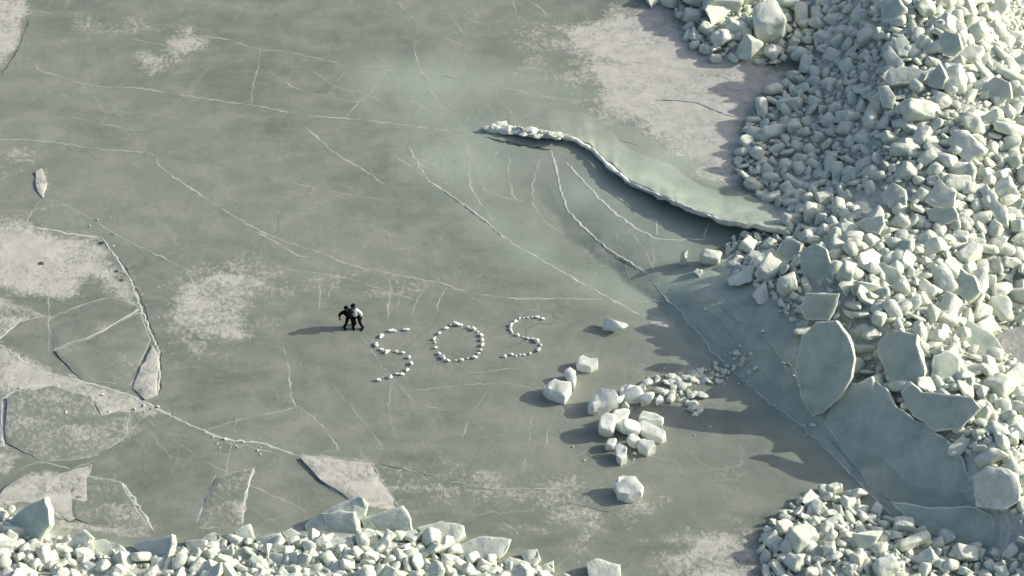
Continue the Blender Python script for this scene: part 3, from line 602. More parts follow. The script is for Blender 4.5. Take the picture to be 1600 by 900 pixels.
loose([(961,695),(970,692),(979,697),(978,716),(969,719),(961,714)], .55, 'upright oblong white block at the lower tip of the cluster', top=(0,-.3,.95), m=[M_white]*2)
loose([(968,607),(975,598),(985,601),(995,600),(993,614),(975,618)], .55, 'squarish white block at the top of the cluster', m=[M_white]*2)

# ------------------------------------------------------------------ generic broken blocks
def hull_mesh(kind, seed, segs=2, simple=False):
    rs = random.Random(seed); bm = bmesh.new()
    if kind == 'chunk':
        n = rs.randint(9, 13)
        for i in range(n):
            v = Vector((rs.gauss(0, 1), rs.gauss(0, 1), rs.gauss(0, 1))).normalized()
            k = 1/max(abs(v.x), abs(v.y), abs(v.z))*.6+.4
            bm.verts.new(v*k*rs.uniform(.40, .52))
        for v in bm.verts: v.co.x *= 1.15; v.co.y *= .95; v.co.z *= .85
    elif kind == 'cube':
        for sx in (-1, 1):
            for sy in (-1, 1):
                for sz in (-1, 1):
                    bm.verts.new((sx*rs.uniform(.38, .58), sy*rs.uniform(.28, .48), sz*rs.uniform(.22, .42)))
    else:
        k = rs.randint(5, 7); off = rs.uniform(0, 6); tx, ty = rs.uniform(-.1, .1), rs.uniform(-.1, .1); th = rs.uniform(.13, .2)
        for i in range(k):
            a = off+i*2*math.pi/k+rs.uniform(-.3, .3); r = rs.uniform(.42, .62)
            bm.verts.new((r*math.cos(a)*1.1, r*math.sin(a)*.85, th)); bm.verts.new((r*math.cos(a)*1.1+tx, r*math.sin(a)*.85+ty, -th))
    r = bmesh.ops.convex_hull(bm, input=bm.verts[:])
    bmesh.ops.delete(bm, geom=[g for g in r['geom_interior'] if isinstance(g, bmesh.types.BMVert)], context='VERTS')
    bmesh.ops.dissolve_limit(bm, angle_limit=R(14), verts=bm.verts[:], edges=bm.edges[:])
    bm.normal_update()
    if kind == 'tablet':
        for f in bm.faces: f.material_index = 0 if abs(f.normal.z) > .8 and f.calc_area() > .2 else 1
    else:
        for f in bm.faces: f.material_index = 1
    if not simple:
        bmesh.ops.bevel(bm, geom=bm.edges[:], offset=.11, segments=segs, profile=.5, affect='EDGES', clamp_overlap=True, material=1)
        bmesh.ops.triangulate(bm, faces=bm.faces[:])
        bmesh.ops.subdivide_edges(bm, edges=[e for e in bm.edges if e.calc_length() > .28], cuts=1, use_grid_fill=True)
        bmesh.ops.triangulate(bm, faces=bm.faces[:])
        bmesh.ops.subdivide_edges(bm, edges=[e for e in bm.edges if e.calc_length() > .2], cuts=1)
        bmesh.ops.triangulate(bm, faces=bm.faces[:])
        for v in bm.verts:
            q = v.co+Vector((seed*3.1, 0, 0))
            v.co += v.co.normalized()*(mnoise.noise(q*3.5)*.09+mnoise.noise(q*8)*.04)
        for _ in range(3 if seed >= 300 else 1): bmesh.ops.smooth_vert(bm, verts=bm.verts[:], factor=.5 if seed >= 300 else .28, use_axis_x=True, use_axis_y=True, use_axis_z=True)
    else:
        bmesh.ops.bevel(bm, geom=bm.edges[:], offset=.10, segments=1, affect='EDGES', clamp_overlap=True, material=1)
        bmesh.ops.triangulate(bm, faces=bm.faces[:])
    return finish(bm, 'ice_block', [M_pale, M_white], 60)
PROTO = [hull_mesh('chunk', i) for i in range(10)]+[hull_mesh('cube', 20+i) for i in range(7)]+[hull_mesh('tablet', 40+i) for i in range(9)]
CLUM = [hull_mesh('chunk' if i < 5 else 'cube', 300+i) for i in range(9)]
for m_ in CLUM: m_.materials[0] = M_loose; m_.materials[1] = M_loose
def block(px, py, wpx, label, cat='ice block', group=None, z=None, kind=None, name='ice_block', asp=(1, 1, 1), rot=None, sink=.25, proto=None):
    p0 = GS(px, py) if z is None else G(px, py, z)
    s = wpx/scale_at(py)
    me = proto or random.choice(PROTO[:17] if kind is None else PROTO)
    o = link(name, me, None, label, cat, group)
    o.scale = (s*asp[0], s*asp[1], s*asp[2])
    o.rotation_euler = rot or (random.uniform(-.35, .35), random.uniform(-.35, .35), random.uniform(0, 6.28))
    o.location = (p0[0], p0[1], p0[2]+s*asp[2]*(.42-sink)); placed.append((p0[0], p0[1], s*.4, p0[2]))
    return o
CL = 'blocks of the loose cluster'
for px, py, wd, lab, asp in [
 (964,634,24,'white block in the middle of the cluster, under the large greyish one',(1,1,1)),(967,658,25,'white faceted block just below the middle of the cluster',(1,1,1)),
 (949,676,26,'jagged white block at the left edge of the cluster',(1,1,1.2)),(968,669,15,'small white block right of the jagged one',(1,1,1)),
 (984,678,24,'white block at the centre bottom of the cluster',(1,1,1)),(989,697,18,'narrow white block left of the rounded block under the longest one',(.7,1,1.2)),
 (955,700,15,'tiny white block left of the upright oblong one',(1,1,1)),(989,624,24,'dull white block at the top centre of the cluster',(1,1,.8)),
 (1012,631,22,'white block at the top right of the cluster',(1,1,1)),(1030,631,15,'small white lump right of the top right block',(1.2,1,.8)),
 (1003,608,10,'tiny white lump beside the squarish block at the top of the cluster',(1,1,1)),(993,712,9,'tiny white lump below the rounded block under the longest one',(1,1,1)),
 (976,640,14,'small white lump between the middle block and the dull one',(1,1,1))]:
    block(px, py, wd*1.3, lab, group=CL, asp=asp, sink=.05, proto=random.choice(CLUM))
block(960, 514, 30, 'small double humped white block alone on the ice, farthest of the loose blocks', group=LOOSE, asp=(1.35, .8, .9), rot=(.1, -.15, -.35), sink=.05, proto=CLUM[1])
PB = 'blocks of the lower right pile'
SPOTS = [(1202,850,34,'pale six sided block at the left tip of the lower right pile'),
 (1267,786,34,'oblong pale block near the top of the lower right pile'),(1286,771,20,'small shaded block at the top of the lower right pile'),(1303,769,22,'upright shaded block at the very top of the lower right pile'),
 (1325,790,30,'large shaded block in the upper part of the lower right pile'),(1341,777,26,'shaded block at the upper right of the lower right pile'),(1278,801,26,'rounded block with a lit right side in the lower right pile'),
 (1247,804,20,'small lit block, upper of the left fringe of the lower right pile'),(1255,812,20,'lit block touching the upper left fringe block'),(1226,830,26,'narrow lit block standing near the left of the lower right pile'),
 (1245,829,22,'lit block right of the narrow standing one'),(1271,820,22,'lit oval block in the middle of the lower right pile'),(1292,832,22,'lit block right of the lit oval one'),
 (1251,850,44,'dark greenish block in the middle of the left pile half'),(1317,834,18,'small pinkish lit block near the pile middle'),(1355,848,46,'large dark shaded block in the middle of the pile'),
 (1412,830,34,'shaded block touching the smooth slab, upper right of pile'),(1398,842,26,'shaded block left of the long bar'),(1386,858,18,'small shaded block at the left end of the long bar'),
 (1341,878,28,'lit pyramid block near the bottom of the pile'),(1239,886,28,'lit triangular block near the bottom left of the pile'),(1208,818,14,'tiny lit block above the six sided one'),
 (1224,806,16,'tiny lit block at the upper left edge of the pile'),(1296,864,24,'white oval block in the lower part of the pile'),(1480,846,30,'shaded block under the smooth slab'),(1450,880,40,'wide shaded block right of the long bar'),
 (1510,872,34,'shaded oval block near the right end of pile'),(1268,900,28,'lit rounded block at the bottom edge of pile'),(1330,895,24,'white block under the lit pyramid block'),(1385,895,36,'dark block at bottom edge under the long bar')]
for k, (px, py, wd, lab) in enumerate(SPOTS):
    block(px, py, wd, lab, group=PB, sink=.1, proto=PROTO[(k*5+1) % 17])
block(1426, 856, 58, 'long shaded bar of ice lying tilted in the lower right pile', group=PB, asp=(1, .42, .42), rot=(.1, -.1, .42), sink=-.2, proto=PROTO[11])
TB = 'dark blocks at the top beside the ridge'
for px, py, wd, lab in [(1198,48,58,'big rounded grey boulder of ice at the top, with a lit patch on its front'),(1020,4,30,'lit block at the top edge, leftmost of the top heap'),(1045,8,24,'small lit block right of the leftmost top one'),
 (1080,8,44,'long grey block at the top edge'),(1130,14,56,'large grey block at the top edge left of the big boulder'),(1082,32,26,'lit block at the left fringe of the top heap'),(1120,32,50,'flat grey slab shaped block in the top heap'),
 (1105,52,24,'upright lit block in the left part of the top heap'),(1085,60,22,'dark small block at the left fringe of the top heap'),(1128,70,42,'grey rounded block in the lower part of the top heap'),(1150,52,36,'grey block right of the upright lit one'),
 (1170,86,52,'wide grey block at the bottom of the top heap'),(1207,90,32,'small grey block at the lower right of the top heap'),(1103,82,20,'small lit block at the bottom left of the top heap'),(1118,95,18,'flat lit sliver at the bottom left of the top heap'),
 (1165,0,40,'grey block at the top edge above the big boulder'),(1230,15,40,'grey block at the top edge right of the big boulder')]:
    block(px, py, wd, lab, group=TB, sink=.1)
DB = 'blocks on the lower end of the buckled plate'
for px, py, wd, lab, asp in [(1068,412,26,'tall lit block at the left end of the row on the buckled plate',(.6,.8,1.6)),(1092,428,16,'small round lit block below the row on the buckled plate',(1,1,1)),
 (1110,410,32,'lit wedge block second along the row on the buckled plate',(1,.8,1)),(1147,415,16,'bright small block third along the row',(1,1,1)),(1168,388,30,'pale block behind the row on the buckled plate',(1,1,.8)),
 (1230,455,34,'bright block left of the square grey green block',(.9,1,1.2)),(1225,430,24,'bright small block above the bright one beside the square block',(.8,.8,1.3)),(1160,440,44,'shaded block below the row on the buckled plate',(1,1,.7)),
 (1200,430,40,'shaded grey block right of the row on the buckled plate',(1,1,1)),(1320,440,34,'narrow lit block right of the dark pointed slab',(.6,.8,1.5)),(1190,465,36,'low shaded block at the upper edge of the steep sheet',(1,1,.6))]:
    block(px, py, wd, lab, group=DB, asp=asp, sink=.1)

# crest blocks of the small pressure ridge
for k in range(16):
    u = k/15; px = 764+u*120+random.uniform(-4, 4); py = 197+u*14+random.uniform(-5, 6)
    p0 = G(px, py, .25+.55*u); s = random.uniform(.35, .65)
    o = link('crest_block', random.choice(PROTO[:17]), None, 'small frosted block, %s from the left in the broken crest of the buckled plate' % ['first','second','third','fourth','fifth','sixth','seventh','eighth','ninth','tenth','eleventh','twelfth','thirteenth','fourteenth','fifteenth','sixteenth'][k], 'ice block', 'blocks in the broken crest of the buckled plate')
    o.scale = (s*1.3, s*.9, s*.7); o.rotation_euler = (random.uniform(-.4, .4), random.uniform(-.4, .4), random.uniform(-.6, .3)); o.location = p0.tolist()

# ------------------------------------------------------------------ rubble
REG = [ # polygon seen on the surface, large size range, label
 ('shade', [(1232,-20),(1340,-20),(1400,60),(1370,130),(1370,200),(1480,250),(1440,290),(1320,300),(1345,350),(1300,360),(1215,322),(1165,290),(1155,255),(1180,165),(1250,115),(1228,60)], (.7, 1.25), 'rounded blue grey block on the shaded slope of the ridge', .70),
 ('crest', [(1340,-20),(1520,-20),(1560,20),(1600,90),(1700,100),(1720,300),(1480,250),(1370,200),(1370,130),(1400,60)], (1.0, 2.2), 'pale green block near the sunlit top of the ridge', .74),
 ('sunny', [(1480,250),(1720,300),(1720,480),(1600,500),(1540,480),(1460,490),(1340,480),(1300,440),(1250,370),(1300,360),(1345,350),(1400,330),(1440,290)], (.8, 1.7), 'cream lit block in the broad sunlit rubble right of the buckled plate', .74),
 ('lower', [(1320,480),(1460,490),(1540,480),(1570,600),(1720,620),(1720,860),(1600,860),(1580,800),(1520,720),(1400,640),(1330,590)], (.8, 1.7), 'cream lit block heaped behind the big tilted slabs', .7),
 ('hollow', [(1540,480),(1600,500),(1720,480),(1720,620),(1570,600)], (.5, .9), 'pinkish lit block in the hollow at the right edge', .3),
 ('edge', [(1130,375),(1250,345),(1310,440),(1330,590),(1310,600),(1240,510),(1215,470),(1150,430)], (.6, 1.2), 'block at the upper edge of the steep shaded sheet', .40),
 ('corner', [(1520,-20),(1720,-20),(1700,100),(1600,90),(1560,20)], (.6, 1.1), 'dark block in the shaded corner at the top right', .4),
 ('top', [(1000,-20),(1235,-20),(1232,60),(1220,105),(1150,95),(1080,75),(1060,25)], (.5, .9), 'grey block filling the heap at the top beside the ridge', .5),
 ('pile', [(1190,840),(1250,780),(1320,765),(1390,815),(1480,850),(1570,860),(1600,870),(1720,860),(1720,980),(1190,980)], (.5, .95), 'small block filling the lower right pile', .50),
 ('foot', [(1150,255),(1180,165),(1200,160),(1210,250),(1270,330),(1215,322),(1165,290)], (.45, .8), 'lit block at the left foot of the ridge beside the snow', .48),
 ('front', [(-60,845),(-20,790),(20,800),(80,840),(190,870),(300,858),(360,846),(470,846),(560,838),(650,835),(720,870),(840,890),(900,910),(700,990),(-100,990)], (.7, 1.35), 'white block in the rubble along the bottom edge', .6)]
gx = rng.uniform(-35, 44, 90000); gy = rng.uniform(-30, 36, 90000); gz = H(gx, gy)
qx, qy = PROJ(np.stack([gx, gy, gz], -1))
TARGET = dict(shade=44, crest=46, sunny=56, lower=36, hollow=6, edge=12, corner=6, top=6, pile=14, foot=12, front=84)
reg_of = np.full(len(gx), -1); regd = {}
for i, (nm, poly, sz, lab, st_) in enumerate(REG):
    d = poly_sdf(qx, qy, np.array(poly, float)); m_ = (d < 0) & (reg_of < 0); reg_of[m_] = i
PL = np.array([q[:3] for q in placed])
SZL = 'rubble blocks of the ridge'
for i, (nm, poly, (s0, s1), lab, st_) in enumerate(REG):
    ids = np.where(reg_of == i)[0]; n = 0; mine = []
    for j in ids:
        if n >= TARGET[nm]: break
        if not (-25 < qx[j] < 1625 and -25 < qy[j] < 925): continue
        s = random.uniform(s0, s1)**1.0
        if len(PL) and np.any(np.hypot(PL[:, 0]-gx[j], PL[:, 1]-gy[j]) < PL[:, 2]+s*.45): continue
        if any(math.hypot(a-gx[j], b-gy[j]) < (s+c_)*.36 for a, b, c_ in mine): continue
        mine.append((gx[j], gy[j], s)); n += 1
        me = random.choice(PROTO)
        o = link('rubble_block', me, None, lab, 'ice block', SZL + ': ' + nm)
        o['group'] = {'shade': 'blocks on the shaded slope', 'crest': 'blocks near the ridge top', 'sunny': 'blocks in the sunlit rubble', 'lower': 'blocks behind the tilted slabs', 'hollow': 'blocks in the hollow',
                      'edge': 'blocks at the upper edge of the steep sheet', 'corner': 'blocks in the top right corner', 'top': 'filling blocks of the top heap', 'pile': 'filling blocks of the lower right pile', 'foot': 'blocks at the left foot of the ridge', 'front': 'blocks along the bottom edge'}[nm]
        o.scale = (s*random.uniform(.85, 1.25), s*random.uniform(.8, 1.05), s*random.uniform(.7, 1.0))
        t_ = .75 if nm in ('crest', 'sunny', 'lower', 'front') else .5
        o.rotation_euler = (random.uniform(-t_, t_), random.uniform(-t_, t_), random.uniform(0, 6.28))
        o.location = (gx[j], gy[j], gz[j]+s*random.uniform(.1, .3))
    PL = np.vstack([PL, [(a, b, c_*.25) for a, b, c_ in mine]]) if mine else PL

LAND = [(1290,575,'the tall rounded slab'),(1400,690,'the biggest tilted slab'),(1280,478,'the square perched block'),(1275,420,'the dark pointed slab'),(1405,555,'the broad rimmed slab'),(1475,640,'the wide ragged slab'),
 (1590,545,'the flat pinkish slab'),(1390,430,'the flat five sided slab'),(1410,75,'the high leaning slab'),(1412,118,'the long crosswise slab'),(1480,65,'the upright green slab'),(1555,138,'the flat green faced slab'),
 (1395,305,'the domed sunlit slab'),(1468,300,'the pale pointed slab'),(1552,322,'the long narrow leaning slab'),(1510,448,'the dark faced round block'),(1200,50,'the big grey boulder'),(1170,86,'the wide grey block'),
 (1202,850,'the six sided block'),(1426,856,'the long tilted bar'),(1230,372,'the end of the buckled plate'),(1120,415,'the row on the buckled plate'),(540,818,'the squarish upright green slab'),(605,818,'the green slab with a bright spot'),
 (690,838,'the broken flat slab'),(750,857,'the large wedge shaped slab'),(940,890,'the lone block at the bottom edge'),(45,812,'the tall green shard'),(265,865,'the curved white edge'),(380,838,'the pale upright block'),
 (150,890,'the peaked green slab'),(1590,10,'the top right corner'),(1590,890,'the bottom right corner'),(1550,765,'the chunky frosted block'),(1365,350,'the small grey block on the slope'),(1160,210,'the shaded strip of snow')]
bpy.context.view_layer.update()
_tally = {}
for o in [o for o in C.objects if o.name.startswith('rubble_block')]:
    px, py = PROJ(np.array(o.location)); px, py = float(px), float(py)
    lx, ly, ln = min(LAND, key=lambda q: math.hypot(q[0]-px, q[1]-py)); dx, dy = px-lx, py-ly
    dr = ('right of' if dx > 0 else 'left of') if abs(dx) > 2*abs(dy) else ('above' if dy < 0 else 'below') if abs(dy) > 2*abs(dx) else ('up and ' if dy < 0 else 'down and ')+('right from' if dx > 0 else 'left from')
    tab = o.data in PROTO[17:]; sz_ = o.scale[0]
    key = ('large' if sz_ > 1.15 else 'medium' if sz_ > .8 else 'small')+' '+('flat' if tab else 'squared' if o.data in PROTO[10:17] else 'chunky')
    _tally.setdefault((key, dr, ln), []).append((math.hypot(dx, dy), o))
for (key, dr, ln), L_ in _tally.items():
    L_.sort(key=lambda q: q[0])
    for k, (d_, o) in enumerate(L_):
        near = '' if len(L_) == 1 or len(('x x ice block '+dr+' '+ln).split()) > 13 else (', nearest of them' if k == 0 else ', '+['', 'second', 'third', 'fourth', 'fifth', 'sixth', 'seventh', 'eighth', 'ninth'][min(k, 8)]+' nearest')
        o['label'] = '%s ice block %s %s%s' % (key, dr, ln, near)

SM = [hull_mesh('chunk', 100+i, simple=True) for i in range(6)]+[hull_mesh('cube', 120+i, simple=True) for i in range(5)]+[hull_mesh('tablet', 140+i, simple=True) for i in range(4)]
arr = []
for me_ in SM:
    V = np.array([v.co for v in me_.vertices]); F = np.array([p_.vertices[:] for p_ in me_.polygons]); mi = np.array([p_.material_index for p_ in me_.polygons]); arr.append((V, F, mi))
def euler(a, b, c_):
    return np.array(Matrix.Rotation(c_, 3, 'Z')@Matrix.Rotation(b, 3, 'Y')@Matrix.Rotation(a, 3, 'X'))
def bake(items, name, label, mats):
    VV, FF, MM = [], [], []; off = 0
    for (x, y, z, s) in items:
        V, F, mi = arr[random.randrange(len(arr))]
        sc = np.array([s*random.uniform(.8, 1.3), s*random.uniform(.75, 1.1), s*random.uniform(.65, 1.1)])
        W = (V*sc)@euler(random.uniform(-.8, .8), random.uniform(-.8, .8), random.uniform(0, 6.28)).T+np.array([x, y, z])
        VV.append(W); FF.append(F+off); MM.append(mi); off += len(V)
    VV = np.vstack(VV); FF = np.vstack(FF); MM = np.concatenate(MM)
    me = bpy.data.meshes.new(name); me.vertices.add(len(VV)); me.vertices.foreach_set('co', VV.astype(np.float32).ravel())
    me.loops.add(FF.size); me.loops.foreach_set('vertex_index', FF.astype(np.int32).ravel())
    me.polygons.add(len(FF)); me.polygons.foreach_set('loop_start', np.arange(0, FF.size, 3, dtype=np.int32)); me.polygons.foreach_set('loop_total', np.full(len(FF), 3, np.int32))
    me.polygons.foreach_set('material_index', MM.astype(np.int32))
    for m in mats: me.materials.append(m)
    me.update(calc_edges=True)
    o = link(name, me, None, label, None, None, 'stuff'); return o
items = []
grid = {}
def free(x, y, s_, f_):
    cx_, cy_ = int(x//.9), int(y//.9)
    for a_ in (cx_-1, cx_, cx_+1):
        for b_ in (cy_-1, cy_, cy_+1):
            for (u_, v_, w_) in grid.get((a_, b_), ()):
                if math.hypot(u_-x, v_-y) < (s_+w_)*f_: return False
    return True
order = {}
for i, (nm, poly, sz, lab, med) in enumerate(REG): order[i] = (nm, sz, med)
ii = np.where(reg_of >= 0)[0]
ok_big = {}
for pas, (k0, k1, f_) in enumerate(((1.2, 1.75, .40), (.62, 1.0, .37), (.36, .6, .35), (.22, .36, .33))):
    for j in ii[pas % 2::1]:
        nm, sz, med = order[reg_of[j]]
        s = med*random.uniform(k0, k1)
        if s < .13: continue
        if not free(gx[j], gy[j], s, f_): continue
        if j not in ok_big:
            ok_big[j] = float(np.min(np.hypot(PL[:, 0]-gx[j], PL[:, 1]-gy[j])-PL[:, 2]*.7))
        if ok_big[j] < s*.22 and random.random() < .97: continue
        grid.setdefault((int(gx[j]//.9), int(gy[j]//.9)), []).append((gx[j], gy[j], s))
        items.append((gx[j], gy[j], gz[j]+s*random.uniform(.0, .35), s))
print('rubble pieces', len(items))
rub = bake(items, 'ice_rubble', 'small broken ice filling the ridge and the piles', [M_pale, M_white])

# ------------------------------------------------------------------ small debris on the open ice
CH = 'small chips scattered beside the cluster'
def chips(poly, n, s0, s1, label, group, clump=None):
    d0 = np.array(poly, float); x0, y0 = d0.min(0); x1, y1 = d0.max(0); k = 0
    while k < n:
        if clump and random.random() < .7:
            c_ = random.choice(clump); px, py = random.gauss(c_[0], c_[2]), random.gauss(c_[1], c_[2]*.5)
        else: px, py = random.uniform(x0, x1), random.uniform(y0, y1)
        if poly_sdf(np.array([px]), np.array([py]), d0)[0] > 0: continue
        p0 = GS(px, py); s = s0+(s1-s0)*random.random()**2.2
        o = link('ice_chip', random.choice(SM), None, label, 'ice chip', group)
        o.scale = (s*1.1, s, s*.7); o.rotation_euler = (random.uniform(-.4, .4), random.uniform(-.4, .4), random.uniform(0, 6.28)); o.location = (p0[0], p0[1], p0[2]+s*.2); k += 1
chips([(1005,590),(1030,575),(1090,568),(1110,590),(1100,650),(1080,655),(1040,625),(1010,620)], 90, .14, .68, 'white chip lying in the lit scatter right of the loose cluster', 'lit chips right of the loose cluster', [(1085,585,12),(1068,600,16),(1062,615,12),(1082,640,6),(1030,595,14)])
chips([(1090,590),(1130,545),(1190,525),(1215,560),(1160,600),(1110,610)], 80, .12, .42, 'blue grey chip in the shade at the foot of the steep sheet', 'shaded chips at the foot of the steep sheet', [(1150,560,18),(1120,585,14)])
chips([(1225,665),(1275,665),(1270,685),(1230,680)], 7, .12, .28, 'tiny chip in the dark shadow left of the biggest slab', 'tiny chips left of the biggest slab')
chips([(955,570),(1130,660),(1110,730),(900,720),(830,640)], 16, .08, .18, 'tiny crumb of ice on the open ice around the cluster', 'crumbs around the loose cluster')
chips([(1215,470),(1300,640),(1290,660),(1230,600),(1180,500)], 26, .1, .35, 'small shaded chip on the steep sheet left of the tall rounded slab', 'shaded chips on the steep sheet')
chips([(330,680),(440,700),(430,715),(335,705)], 14, .08, .2, 'white crumb along the frosted crack at the lower left', 'crumbs along the lower left crack')
chips([(125,335),(190,340),(190,390),(145,385)], 10, .08, .24, 'white crumb near the corner of the snowy plate at the left', 'crumbs near the snowy plate corner')
chips([(20,600),(250,610),(260,655),(100,650)], 26, .08, .22, 'white crumb in the snowy crack of the left plates', 'crumbs in the snowy crack at the left')

# ------------------------------------------------------------------ SOS laid out in pieces of ice
def z2(px, py): return 560+px/5, 460+py/5
S1 = [(372,275,7,1.7,-.15),(262,283,7.5,1.9,.05),(180,325,7.5,1.4,.9),(138,392,8,1.5,1.4),(180,430,7,1,0),(228,447,9,1.1,.3),(297,446,6,1,0),(347,455,6.5,1.1,-.3),(388,488,8,1.2,-.4),(412,540,7,1.3,-.9),(381,590,7.5,1.1,1.0),(340,622,7,1.1,.2),(305,620,5,1.6,.0),(243,645,8.5,1.2,.3),(158,668,7.5,1,0)]
O_ = [(765,232,8,1.7,-.3),(800,238,6,1.2,-.2),(858,256,5,1,0),(900,270,7.5,1.4,-.6),(930,290,5,1.2,-.6),(960,318,7,1.3,-1.1),(968,350,7.5,1.5,-1.4),(972,392,7,1.3,-1.5),(958,433,5,1,0),(942,462,5.5,1,0),(910,490,7.5,1.1,-.3),(855,500,3.5,1,0),(806,513,6.5,1,0),(760,515,3.5,1,0),(702,516,6.5,1,-.5),(660,488,8,1.5,-.7),(630,463,6,1.3,-.6),(604,415,6,1,0),(597,375,5,1,0),(598,345,6.5,1.3,.8),(632,302,6.5,1,.5),(683,263,6.5,1.3,.2),(720,240,3.5,1,0)]
S2 = [(1441,190,6,1,0),(1398,177,6.5,1.2,-.2),(1358,178,3.5,1,0),(1325,183,4,1,0),(1293,186,3,1,0),(1262,187,4.5,1,.3),(1227,210,6.5,1.2,.8),(1197,242,6.5,1.5,1.2),(1190,270,6,1.4,1.5),(1198,296,5.5,1,0),(1243,316,6.5,1,-.2),(1287,332,3.5,1,0),(1320,344,5,1.3,-.2),(1360,350,5.5,1.4,-.1),(1392,362,9,1.3,-.6),(1424,395,5,1.2,-1.),(1406,432,7.5,1.4,1.),(1338,461,6,1,0),(1290,472,4,1.6,0),(1262,472,3.5,1,0),(1232,481,4,1,0),(1196,470,6,1,0),(1143,483,6.5,1,0)]
def ordinal(n): return ['first','second','third','fourth','fifth','sixth','seventh','eighth','ninth','tenth','eleventh','twelfth','thirteenth','fourteenth','fifteenth','sixteenth','seventeenth','eighteenth','nineteenth','twentieth','twenty first','twenty second','twenty third'][n]
CUBES = [hull_mesh('chunk', 200+i, 1) for i in range(6)]
for m_ in CUBES: m_.materials[0] = M_chunk; m_.materials[1] = M_chunk
for L, what, wh in ((S1, 'from the upper tip of the left letter S', 'first S'), (O_, 'clockwise from the top of the letter O', 'O'), (S2, 'from the upper tip of the right letter S', 'last S')):
    for k, (zx, zy, dpx, el, ang) in enumerate(L):
        px, py = z2(zx, zy+dpx*.9); p0 = G(px, py, 0); s = dpx*1.02/27.
        o = link('ice_chunk', random.choice(CUBES), None, 'white ice chunk, %s %s in SOS' % (ordinal(k), what), 'ice chunk', 'white ice chunks spelling SOS, letter ' + wh)
        o.scale = (s*el, s*.95, s*.7); o.rotation_euler = (random.uniform(-.15, .15), random.uniform(-.15, .15), ang*1.2); o.location = (p0[0], p0[1], s*.3)

# ------------------------------------------------------------------ people
def pmat(name, col, rough=.8):
    m, t, p = mat(name); n = noise(t, 14, 3, .6); c_ = ramp(t, n, .3, .7, tuple(x*.75 for x in col)+(1,), tuple(min(1, x*1.2) for x in col)+(1,))
    t.links.new(c_, p.inputs['Base Color']); p.inputs['Roughness'].default_value = rough; p.inputs['Specular IOR Level'].default_value = .08; return m
M_blk = pmat('black_cloth', (.003, .003, .004)); M_wj = pmat('white_jacket_cloth', (.50, .55, .56)); M_skin = pmat('skin', (.45, .28, .2), .5); M_boot = pmat('boot_leather', (.003, .003, .003), .6)
def skinmesh(name, nodes, edges, mats, sub=1):
    me = bpy.data.meshes.new(name); me.from_pydata([n[0] for n in nodes], edges, [])
    o = bpy.data.objects.new(name+'_source', me); C.objects.link(o)
    sk = o.modifiers.new('skin', 'SKIN'); sk.use_smooth_shade = True
    for i, n in enumerate(nodes):
        r = n[1] if isinstance(n[1], tuple) else (n[1], n[1])
        me.skin_vertices[0].data[i].radius = r; me.skin_vertices[0].data[i].use_root = (i == 0)
    sb = o.modifiers.new('sub', 'SUBSURF'); sb.levels = sub
    dg = bpy.context.evaluated_depsgraph_get(); ev = o.evaluated_get(dg); out = bpy.data.meshes.new_from_object(ev)
    bpy.data.objects.remove(o); out.name = name
    out.materials.clear()
    for m in mats: out.materials.append(m)
    out.polygons.foreach_set('use_smooth', [True]*len(out.polygons)); return out
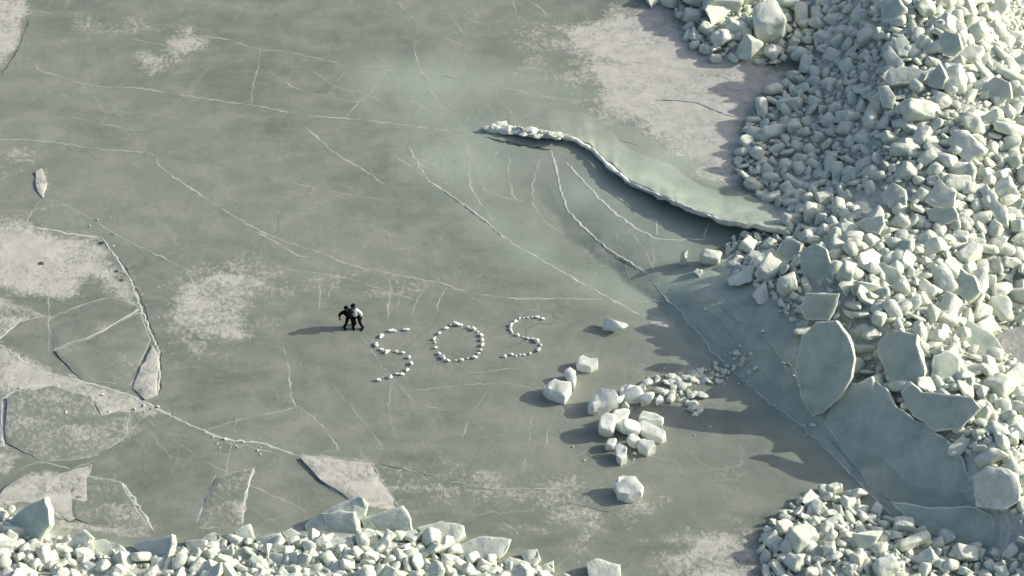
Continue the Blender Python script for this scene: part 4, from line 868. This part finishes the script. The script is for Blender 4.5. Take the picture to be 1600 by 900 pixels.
def person(px, py, rz, label, hl, hr, fl, fr, lean, jacket, white):
    root = bpy.data.objects.new('person', None); C.objects.link(root); root['label'] = label; root['category'] = 'person'; root['group'] = 'people beside the SOS'
    p0 = G(px, py, 0); root.location = p0.tolist(); root.rotation_euler = (0, 0, rz); root.scale = (1.18, 1.3, .86)
    V = Vector; L = V(lean)
    pel = V((0, 0, .92)); wst = pel+V((0, 0, .15))+L*.2; che = pel+V((0, 0, .36))+L*.6; nek = pel+V((0, 0, .56))+L; hd = nek+V((0, 0, .10))+L*.15
    sl = nek+V((-.19, 0, -.08)); sr = nek+V((.19, 0, -.08))
    def mid(a, b, off): return (a+b)/2+V(off)
    hl, hr, fl, fr = map(V, (hl, hr, fl, fr)); el = mid(sl, hl, (-.08, .05, -.02)); er = mid(sr, hr, (.08, .05, -.02))
    kl = mid(pel, fl, (-.05, -.07, .03)); kr = mid(pel, fr, (.05, -.07, .03)); pl = pel+V((-.1, 0, -.04)); pr = pel+V((.1, 0, -.04))
    al, ar = fl+V((0, 0, .10)), fr+V((0, 0, .10)); tl, tr = fl+V((0, -.17, .05)), fr+V((0, -.17, .05))
    # body: hips and legs, torso, arms, neck in one surface
    nodes = [(pel, (.17, .13)), (wst, (.17, .13)), (che, (.19, .14)), (nek, .07), (nek+V((0, 0, .07)), .055), (pl, .11), (kl, .075), (al, .055), (tl, .045), (pr, .11), (kr, .075), (ar, .055), (tr, .045),
             (sl, .085), (el, .06), (hl, .042), (sr, .085), (er, .06), (hr, .042)]
    E = [(0,1),(1,2),(2,3),(3,4),(0,5),(5,6),(6,7),(7,8),(0,9),(9,10),(10,11),(11,12),(2,13),(13,14),(14,15),(2,16),(16,17),(17,18)]
    link('body', skinmesh('body', nodes, E, [M_blk]), root)
    # jacket follows the torso and arms
    k = 1.42
    nodes = [(pel+V((0, 0, .02)), (.17*k, .13*k)), (wst, (.17*k, .13*k)), (che, (.19*k, .15*k)), (nek+V((0, 0, -.02)), .085), (sl, .10), (el, .078), (hl+(el-hl)*.15, .062), (sr, .10), (er, .078), (hr+(er-hr)*.15, .062)]
    link('jacket', skinmesh('jacket', nodes, [(0,1),(1,2),(2,3),(2,4),(4,5),(5,6),(2,7),(7,8),(8,9)], [M_wj if white else M_blk]), root)
    # head with nose, ears and chin; hood
    bm = bmesh.new(); bmesh.ops.create_uvsphere(bm, u_segments=20, v_segments=14, radius=.115)
    for v in bm.verts:
        v.co.x *= .82; v.co.z *= 1.12
        if v.co.y < 0 and v.co.z < -.03: v.co.x *= .85; v.co.y *= 1.02
        if v.co.y < -.1 and abs(v.co.x) < .02 and -.04 < v.co.z < .02: v.co.y -= .022
        if abs(v.co.z-.025) < .015 and v.co.y < -.08 and .02 < abs(v.co.x) < .05: v.co.y += .01
    head = link('head', finish(bm, 'head', [M_skin], 80), root); head.location = hd+V((0, 0, .09))
    for s in (-1, 1):
        bm = bmesh.new(); bmesh.ops.create_icosphere(bm, subdivisions=1, radius=.011); e_ = link('eye', finish(bm, 'eye', [M_blk], 80), head); e_.location = (s*.034, -.104, .02)
        bm = bmesh.new(); bmesh.ops.create_icosphere(bm, subdivisions=1, radius=.02); e_ = link('ear', finish(bm, 'ear', [M_skin], 80), head); e_.location = (s*.096, .0, .0); e_.scale = (.4, .8, 1.5)
    bm = bmesh.new(); bmesh.ops.create_icosphere(bm, subdivisions=1, radius=.02); e_ = link('mouth', finish(bm, 'mouth', [M_boot], 80), head); e_.location = (0, -.103, -.055); e_.scale = (1.2, .35, .25)
    bm = bmesh.new(); bmesh.ops.create_uvsphere(bm, u_segments=20, v_segments=12, radius=.135)
    bmesh.ops.delete(bm, geom=[v for v in bm.verts if v.co.z < -.01 and v.co.y < -.02 or v.co.z < -.09], context='VERTS')
    for v in bm.verts: v.co.x *= .86; v.co.z *= 1.12
    hat = link('hood', finish(bm, 'hood', [M_blk], 80), root); hat.location = hd+V((0, .005, .10))
    for nm, hpos, e0, sd_ in (('hand', hl, el, -1), ('hand', hr, er, 1)):
        d = (hpos-e0).normalized(); side = d.cross(V((0, -1, 0.1))).normalized()
        nodes = [(hpos, .03), (hpos+d*.05, (.042, .02))]; E = [(0, 1)]
        for f_, (o_, ln) in enumerate(((-.033, .065), (-.011, .08), (.011, .075), (.033, .06))):
            b = len(nodes); r0 = hpos+d*.085+side*o_; nodes += [(r0, .010), (r0+d*ln*.55+side*o_*.2, .009), (r0+d*ln+V((0, -.02, 0))+side*o_*.3, .008)]; E += [(1, b), (b, b+1), (b+1, b+2)]
        b = len(nodes); r0 = hpos+d*.03-side*.045; nodes += [(r0, .012), (r0+d*.04-side*.025, .010)]; E += [(0, b), (b, b+1)]
        link('hand', skinmesh('hand', nodes, E, [M_blk]), root)
    for f0, t0 in ((fl, tl), (fr, tr)):
        nodes = [(f0+V((0, .02, .22)), .075), (f0+V((0, .02, .06)), .07), (f0+V((0, -.10, .05)), (.06, .05)), (f0+V((0, -.2, .045)), (.055, .045))]
        link('boot', skinmesh('boot', nodes, [(0,1),(1,2),(2,3)], [M_boot]), root)
    return root
person(547, 511, .25, 'person in black clothing and hood standing left, arms held out from the sides', (-.50,-.05,1.02), (.38,-.12,1.0), (-.27,0,0), (.13,-.12,0), (-.13,0,0), None, False)
person(558, 509, -.35, 'person in white jacket and black trousers standing right with legs apart', (-.42,-.15,1.25), (.28,-.1,1.0), (-.12,.05,0), (.34,-.12,0), (-.16,.0,-.03), None, True)
